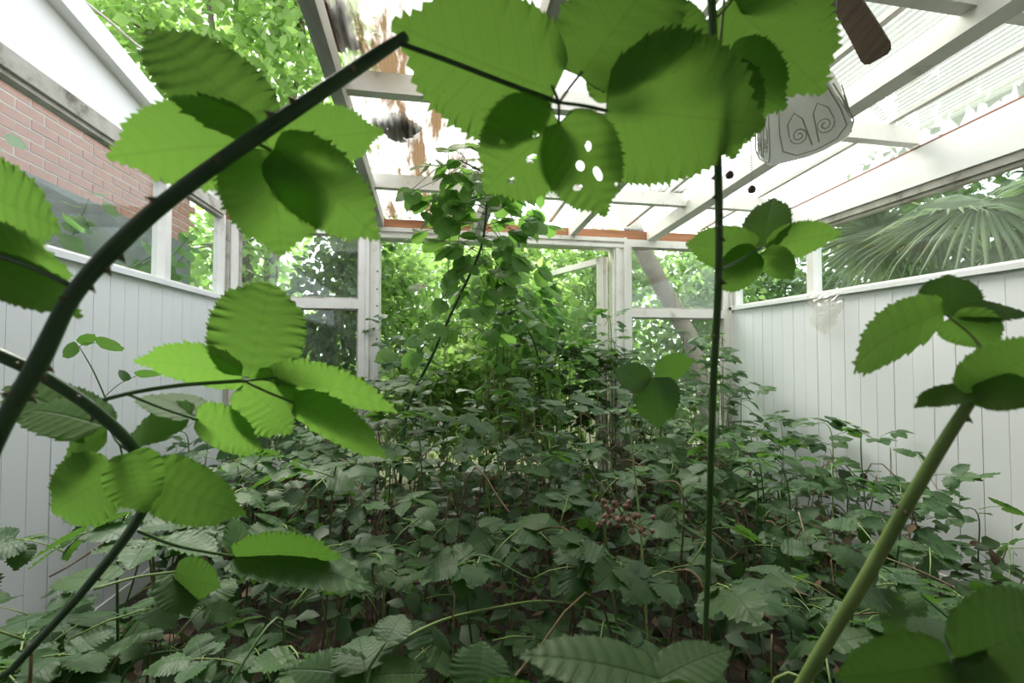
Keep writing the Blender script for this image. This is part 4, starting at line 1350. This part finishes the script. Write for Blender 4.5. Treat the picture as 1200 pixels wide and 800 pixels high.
def merged_leaf(seed):
    """compound leaf of 3 or 5 leaflets in one mesh, unit leaflet length, stalk along +Y"""
    rs = random.Random(seed)
    V, Fc, UV = [], [], []
    for ang, s in ((0, 1.0), (1.05, .85), (-1.05, .85), (1.9, .62), (-1.9, .62))[: 5 if seed % 2 else 3]:
        v, f, uv = leaf_arrays(width=rs.uniform(.66, .82), teeth=8, cols=3, fold=rs.uniform(.0, .2), curl=rs.uniform(.1, .45), pleat=.01, seed=seed, tooth=.1)
        M = Matrix.Rotation(ang + rs.uniform(-.15, .15), 4, 'Z') @ Matrix.Rotation(rs.uniform(-.25, .15), 4, 'X') @ Matrix.Translation((0, .12, 0)) @ Matrix.Scale(s, 4)
        b0 = len(V)
        V += [tuple(M @ Vector(q)) for q in v]
        Fc += [tuple(b0 + i for i in q) for q in f]
        UV += uv
    mb = MB()
    mb.tube([(0, -0.9, -0.25), (0, -0.4, -0.06), (0, 0, 0), (0, .12, 0)], .016, 4)
    b0 = len(V)
    V += mb.v
    Fc += [tuple(b0 + i for i in q) for q in mb.f]
    UV += [(0.6, 0.03)] * len(mb.v)
    me = bpy.data.meshes.new('compound_leaf')
    me.from_pydata(V, [], Fc)
    uvl = me.uv_layers.new(name='UVMap')
    idx = np.empty(len(me.loops), dtype=np.int32)
    me.loops.foreach_get('vertex_index', idx)
    uvl.data.foreach_set('uv', np.array(UV, dtype=np.float32)[idx].ravel())
    me.polygons.foreach_set('use_smooth', [True] * len(me.polygons))
    me.materials.append(MATS['bramble_leaf'])
    return me


FARL = [merged_leaf(s) for s in range(8)]
# leaf stalk with its small branches, shared by all near compound leaves (unit = leaflet length)
STALK = {}
for nl in (3, 5):
    mb = MB().tube([(0, -1.0, -0.3), (0, -0.5, -0.08), (0, 0, 0), (0, .28, 0)], [.022, .02, .017, .012], 5)
    for sg in (1, -1):
        mb.tube([(0, 0, 0), (sg * .08, .045, 0)], .013, 4)
        if nl == 5:
            mb.tube([(sg * .06, .03, 0), (sg * .12, -.03, 0)], .012, 4)
    STALK[nl] = mb.mesh('compound_leaf', 'cane_pale', True)


def zone(x, y):
    if y > 2.8:
        for lim, t_ in ((-0.85, 'bramble shoot in the far left corner under the corner window'), (-0.3, 'bramble shoot at the foot of the left door jamb'),
                        (0.2, 'bramble shoot on the door threshold next to the left jamb'), (0.7, 'tall bramble shoot in the middle of the doorway'),
                        (1.15, 'bramble shoot in the doorway before the open glazed leaf'), (1.55, 'bramble shoot at the foot of the right door jamb'),
                        (9, 'bramble shoot under the small back window on the right')):
            if x < lim:
                return t_
    if y > 2.2:
        for lim, t_ in ((-0.55, 'bramble shoot by the far boards of the left wall'), (0.2, 'bramble shoot a step before the left door jamb'),
                        (0.9, 'bramble shoot in the dark hollow before the doorway'), (1.6, 'bramble shoot a step before the right door jamb'),
                        (9, 'bramble shoot against the right wall below the plastic sheet')):
            if x < lim:
                return t_
    if y > 1.5:
        for lim, t_ in ((-0.3, 'bramble shoot beyond the arched cane on the left'), (0.35, 'bramble shoot left of the withered berry cluster'),
                        (0.95, 'bramble shoot around the withered berry cluster'), (1.5, 'bramble shoot beyond the slender upright cane'),
                        (9, 'bramble shoot along the nearer boards of the right wall')):
            if x < lim:
                return t_
    for lim, t_ in ((-0.25, 'bramble shoot in the lower left beside the arched cane'), (0.25, 'bramble shoot under the low arching pale cane'),
                    (0.7, 'bramble shoot at the foot of the slender upright cane'), (9, 'bramble shoot behind the pale slanting cane in the lower right')):
        if x < lim:
            return t_ if y > 1.0 else t_ + ', nearest row'


GROUP = {}          # zone label -> [(position across the view, shoot)]
shoots = 0


def shoot(x, y, seed, detailed, nleaf, hmul=1.0):
    rs = random.Random(seed)
    h = canopy(x, y) * hmul * rs.uniform(0.86, 1.12)
    lean = Vector((rs.uniform(-.16, .16), rs.uniform(-.16, .16), 0))
    foot_ = Vector((min(XR - .12, max(XL + .12, x - lean.x)), min(YB - .12, y - lean.y), 0))
    top = Vector((x, y, h))
    a = rs.uniform(0, 2 * math.pi)
    over = top + Vector((math.cos(a) * .16, math.sin(a) * .16, -rs.uniform(0.0, .10)))
    over.x = min(XR - .14, max(XL + .14, over.x))
    over.y = min(YB + .3, over.y)
    sp_ = spline([foot_, foot_.lerp(top, .5) + lean * .2, top, over], 7)
    lab = zone(x, y)
    root_ = thing('bramble_shoot', lab, 'bramble', foot_, lab)
    GROUP.setdefault(lab, []).append((pix(top)[0], root_))
    MB().tube(sp_, [0.0042 - 0.0026 * i / len(sp_) for i in range(len(sp_))], 5).build('stem', rs.choice(['cane_green', 'cane_pale', 'cane_green', 'twig']), root_, True)
    size = rs.uniform(.066, .098)
    for k in range(nleaf):
        i = int(len(sp_) * (0.34 + 0.66 * ((k + rs.random()) / nleaf) ** 0.75))
        p0 = Vector(sp_[min(i, len(sp_) - 1)])
        az = k * 2.4 + rs.uniform(-.4, .4)
        reach = rs.uniform(.8, 1.5)
        d = Vector((math.cos(az), math.sin(az), rs.uniform(-.15, .35))).normalized()
        s = size * rs.uniform(.75, 1.15)
        c = p0 + d * s * 1.1 * reach + Vector((0, 0, s * .25))
        if not (XL + .10 < c.x < XR - .10) or c.y > YB + .25:
            continue
        nrm = Vector((rs.gauss(0, .32), rs.gauss(0, .32) - .22, 1.0))
        M = frame(d, nrm, c, s)
        if not detailed:
            inst('compound_leaf', rs.choice(FARL), M, root_)
            continue
        nl = 5 if rs.random() < .4 else 3
        st = inst('compound_leaf', STALK[nl], M, root_)
        parts_ = [(0, 1.0, (0, .28)), (1.15, .86, (.08, .045)), (-1.15, .86, (-.08, .045))]
        if nl == 5:
            parts_ += [(2.0, .64, (.12, -.03)), (-2.0, .64, (-.12, -.03))]
        for ang, sc_, off in parts_:
            L = Matrix.Translation((off[0], off[1], 0)) @ Matrix.Rotation(-ang + rs.uniform(-.12, .12), 4, 'Z') @ Matrix.Rotation(rs.uniform(-.45, .2), 4, 'X') @ Matrix.Rotation(rs.uniform(-.3, .3), 4, 'Y') @ Matrix.Scale(sc_ * 1.0, 4)
            inst('leaflet', rs.choice(NEAR), M @ L, st)


gx, gy = 0.27, 0.26
sd = 1000
yy = 0.62
row = 0
while yy < 3.45:
    xx = XL + 0.2 + (gx / 2 if row % 2 else 0)
    while xx < XR - 0.15:
        x = xx + random.uniform(-.08, .08)
        y = yy + random.uniform(-.08, .08)
        sd += 1
        u, v, dd = pix((x, y, canopy(x, y)))
        if dd > 0.35 and -70 < u < 1270 and v < 930 and not (x < -0.78 and 1.55 < y < 2.2) and not (x < -1.12 and y < 2.2):
            if 1.75 < y < 3.0 and -0.4 < x < 1.5 and random.random() < 0.3:
                xx += gx
                continue
            near = y < 1.7
            shoot(x, y, sd, near, 6 if near else 7, random.choice((0.72, 0.9, 1.0, 1.0, 1.1)))
            shoots += 1
        xx += gx
    yy += gy
    row += 1
# tall shoots in and around the doorway
for i in range(26):
    x = random.choice((random.uniform(-0.25, 1.35), random.uniform(0.4, 1.4)))
    y = random.uniform(3.1, 3.75)
    shoot(x, min(y, 3.36), 3000 + i, False, 10, random.uniform(1.0, 1.45) * (1.0 + 0.10 * math.exp(-((x - .4) / .4) ** 2)))
for i in range(7):
    shoot(random.uniform(1.55, 2.2), random.uniform(2.7, 3.3), 3100 + i, False, 9, random.uniform(1.1, 1.4))

for i, (x, y) in enumerate(((-.85, 1.25), (-.97, 1.08), (-.76, 1.02), (-.70, 1.22), (-1.0, 1.3), (-.62, .86), (-.86, .95))):
    shoot(x, y, 3200 + i, True, 7, 1.3)

# each shoot is told apart by its place within its patch
ORD = ('leftmost', 'second', 'third', 'fourth', 'fifth', 'sixth', 'seventh', 'eighth', 'ninth', 'tenth', 'eleventh', 'twelfth', 'thirteenth', 'fourteenth')
for lab, members in GROUP.items():
    members.sort(key=lambda m_: m_[0])
    for i, (_, r_) in enumerate(members):
        if len(members) > 1 and i < len(ORD):
            r_['label'] = lab + (', leftmost' if i == 0 else ', rightmost' if i == len(members) - 1 else ', %s from left' % ORD[i])

# dried berry cluster
bc_top = P(728, 600, 0.98)
foot = Vector((bc_top.x + .03, bc_top.y + .06, 0))
root = thing('berry_shoot', 'bramble shoot bearing a cluster of withered brown berries', 'bramble', foot)
MB().tube(spline([foot, foot.lerp(bc_top, .5), P(705, 575, .98), bc_top, P(745, 625, .96)], 6), 0.0024, 6).build('stem', 'cane_pale', root, True)
rs = random.Random(5)
ber = []
for i in range(36):
    u, v = (718, 730, 744)[i % 3] + rs.gauss(0, 9), (596, 606, 618)[i % 3] + rs.gauss(0, 8)
    q = P(u, v, .95 + rs.gauss(0, .02))
    bm_ = MB()
    lathe(bm_, q, [(0.0, .006), (.004, .004), (.006, 0), (.004, -.004), (0, -.006)], 7)
    bo = bm_.build('withered_berry', 'berry', root, True)
    hq = P(*((715, 598, .965), (728, 606, .96), (742, 618, .955))[i % 3])
    MB().tube([q, q.lerp(hq, .5) + Vector((0, 0, .006)), hq], .0009, 4).build('berry_stalk', 'twig', bo)

# undergrowth below the canopy: shaded leaves, dead leaves, a tangle of dry canes
n = 5200
x = RNG.uniform(XL + .15, XR - .15, n)
y = RNG.uniform(.45, YB - .1, n)
hc = np.array([canopy(a, b_) for a, b_ in zip(x, y)])
z = hc * RNG.uniform(.05, .72, n)
ok = ~((x < -0.80) & (y < 2.2))
pts = np.stack([x, y, z], 1)[ok]
dirs = RNG.normal(size=(len(pts), 3)); dirs[:, 2] *= .4
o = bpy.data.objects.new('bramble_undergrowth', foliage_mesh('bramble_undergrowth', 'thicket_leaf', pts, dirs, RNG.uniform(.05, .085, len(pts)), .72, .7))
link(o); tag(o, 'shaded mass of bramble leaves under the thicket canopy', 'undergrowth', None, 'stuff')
n = 2600
x = RNG.uniform(XL + .1, XR - .1, n); y = RNG.uniform(.3, YB - .1, n)
z = np.where(RNG.random(n) < .55, RNG.uniform(.0, .03, n), RNG.uniform(.05, .5, n))
ok = ~((z > .05) & (x < -0.80) & (y < 2.2))
pts = np.stack([x, y, z], 1)[ok]
dirs = RNG.normal(size=(len(pts), 3)); dirs[:, 2] *= .5
o = bpy.data.objects.new('dead_leaf_litter', foliage_mesh('dead_leaf_litter', 'dead_leaf', pts, dirs, RNG.uniform(.03, .065, len(pts)), .6, .4))
link(o); tag(o, 'dry brown dead leaves caught beneath the brambles', 'leaf litter', None, 'stuff')
mb = MB()
for i in range(260):
    x, y = random.uniform(-.8, XR - .2), random.uniform(.5, YB - .12)
    h = canopy(x, y) * random.uniform(.3, .95)
    a = random.uniform(0, 2 * math.pi)
    L = random.uniform(.1, .4)
    p0 = Vector((x, y, 0)); p1 = p0 + Vector((math.cos(a) * L * .4, math.sin(a) * L * .4, h)); p2 = p0 + Vector((math.cos(a) * L, math.sin(a) * L, h * random.uniform(.5, .95)))
    for q in (p1, p2):
        q.x = min(XR - .06, max(XL + .1, q.x)); q.y = min(YB - .08, q.y)
    mb.tube(spline([p0, p1, p2], 4), random.uniform(.0012, .0032), 4, False)
o = mb.build('dry_cane_tangle', 'twig', smooth=True)
tag(o, 'tangle of dry brown canes standing among the brambles', 'dead canes', None, 'stuff')
print('SHOOTS', shoots, 'OBJECTS', len(bpy.data.objects))
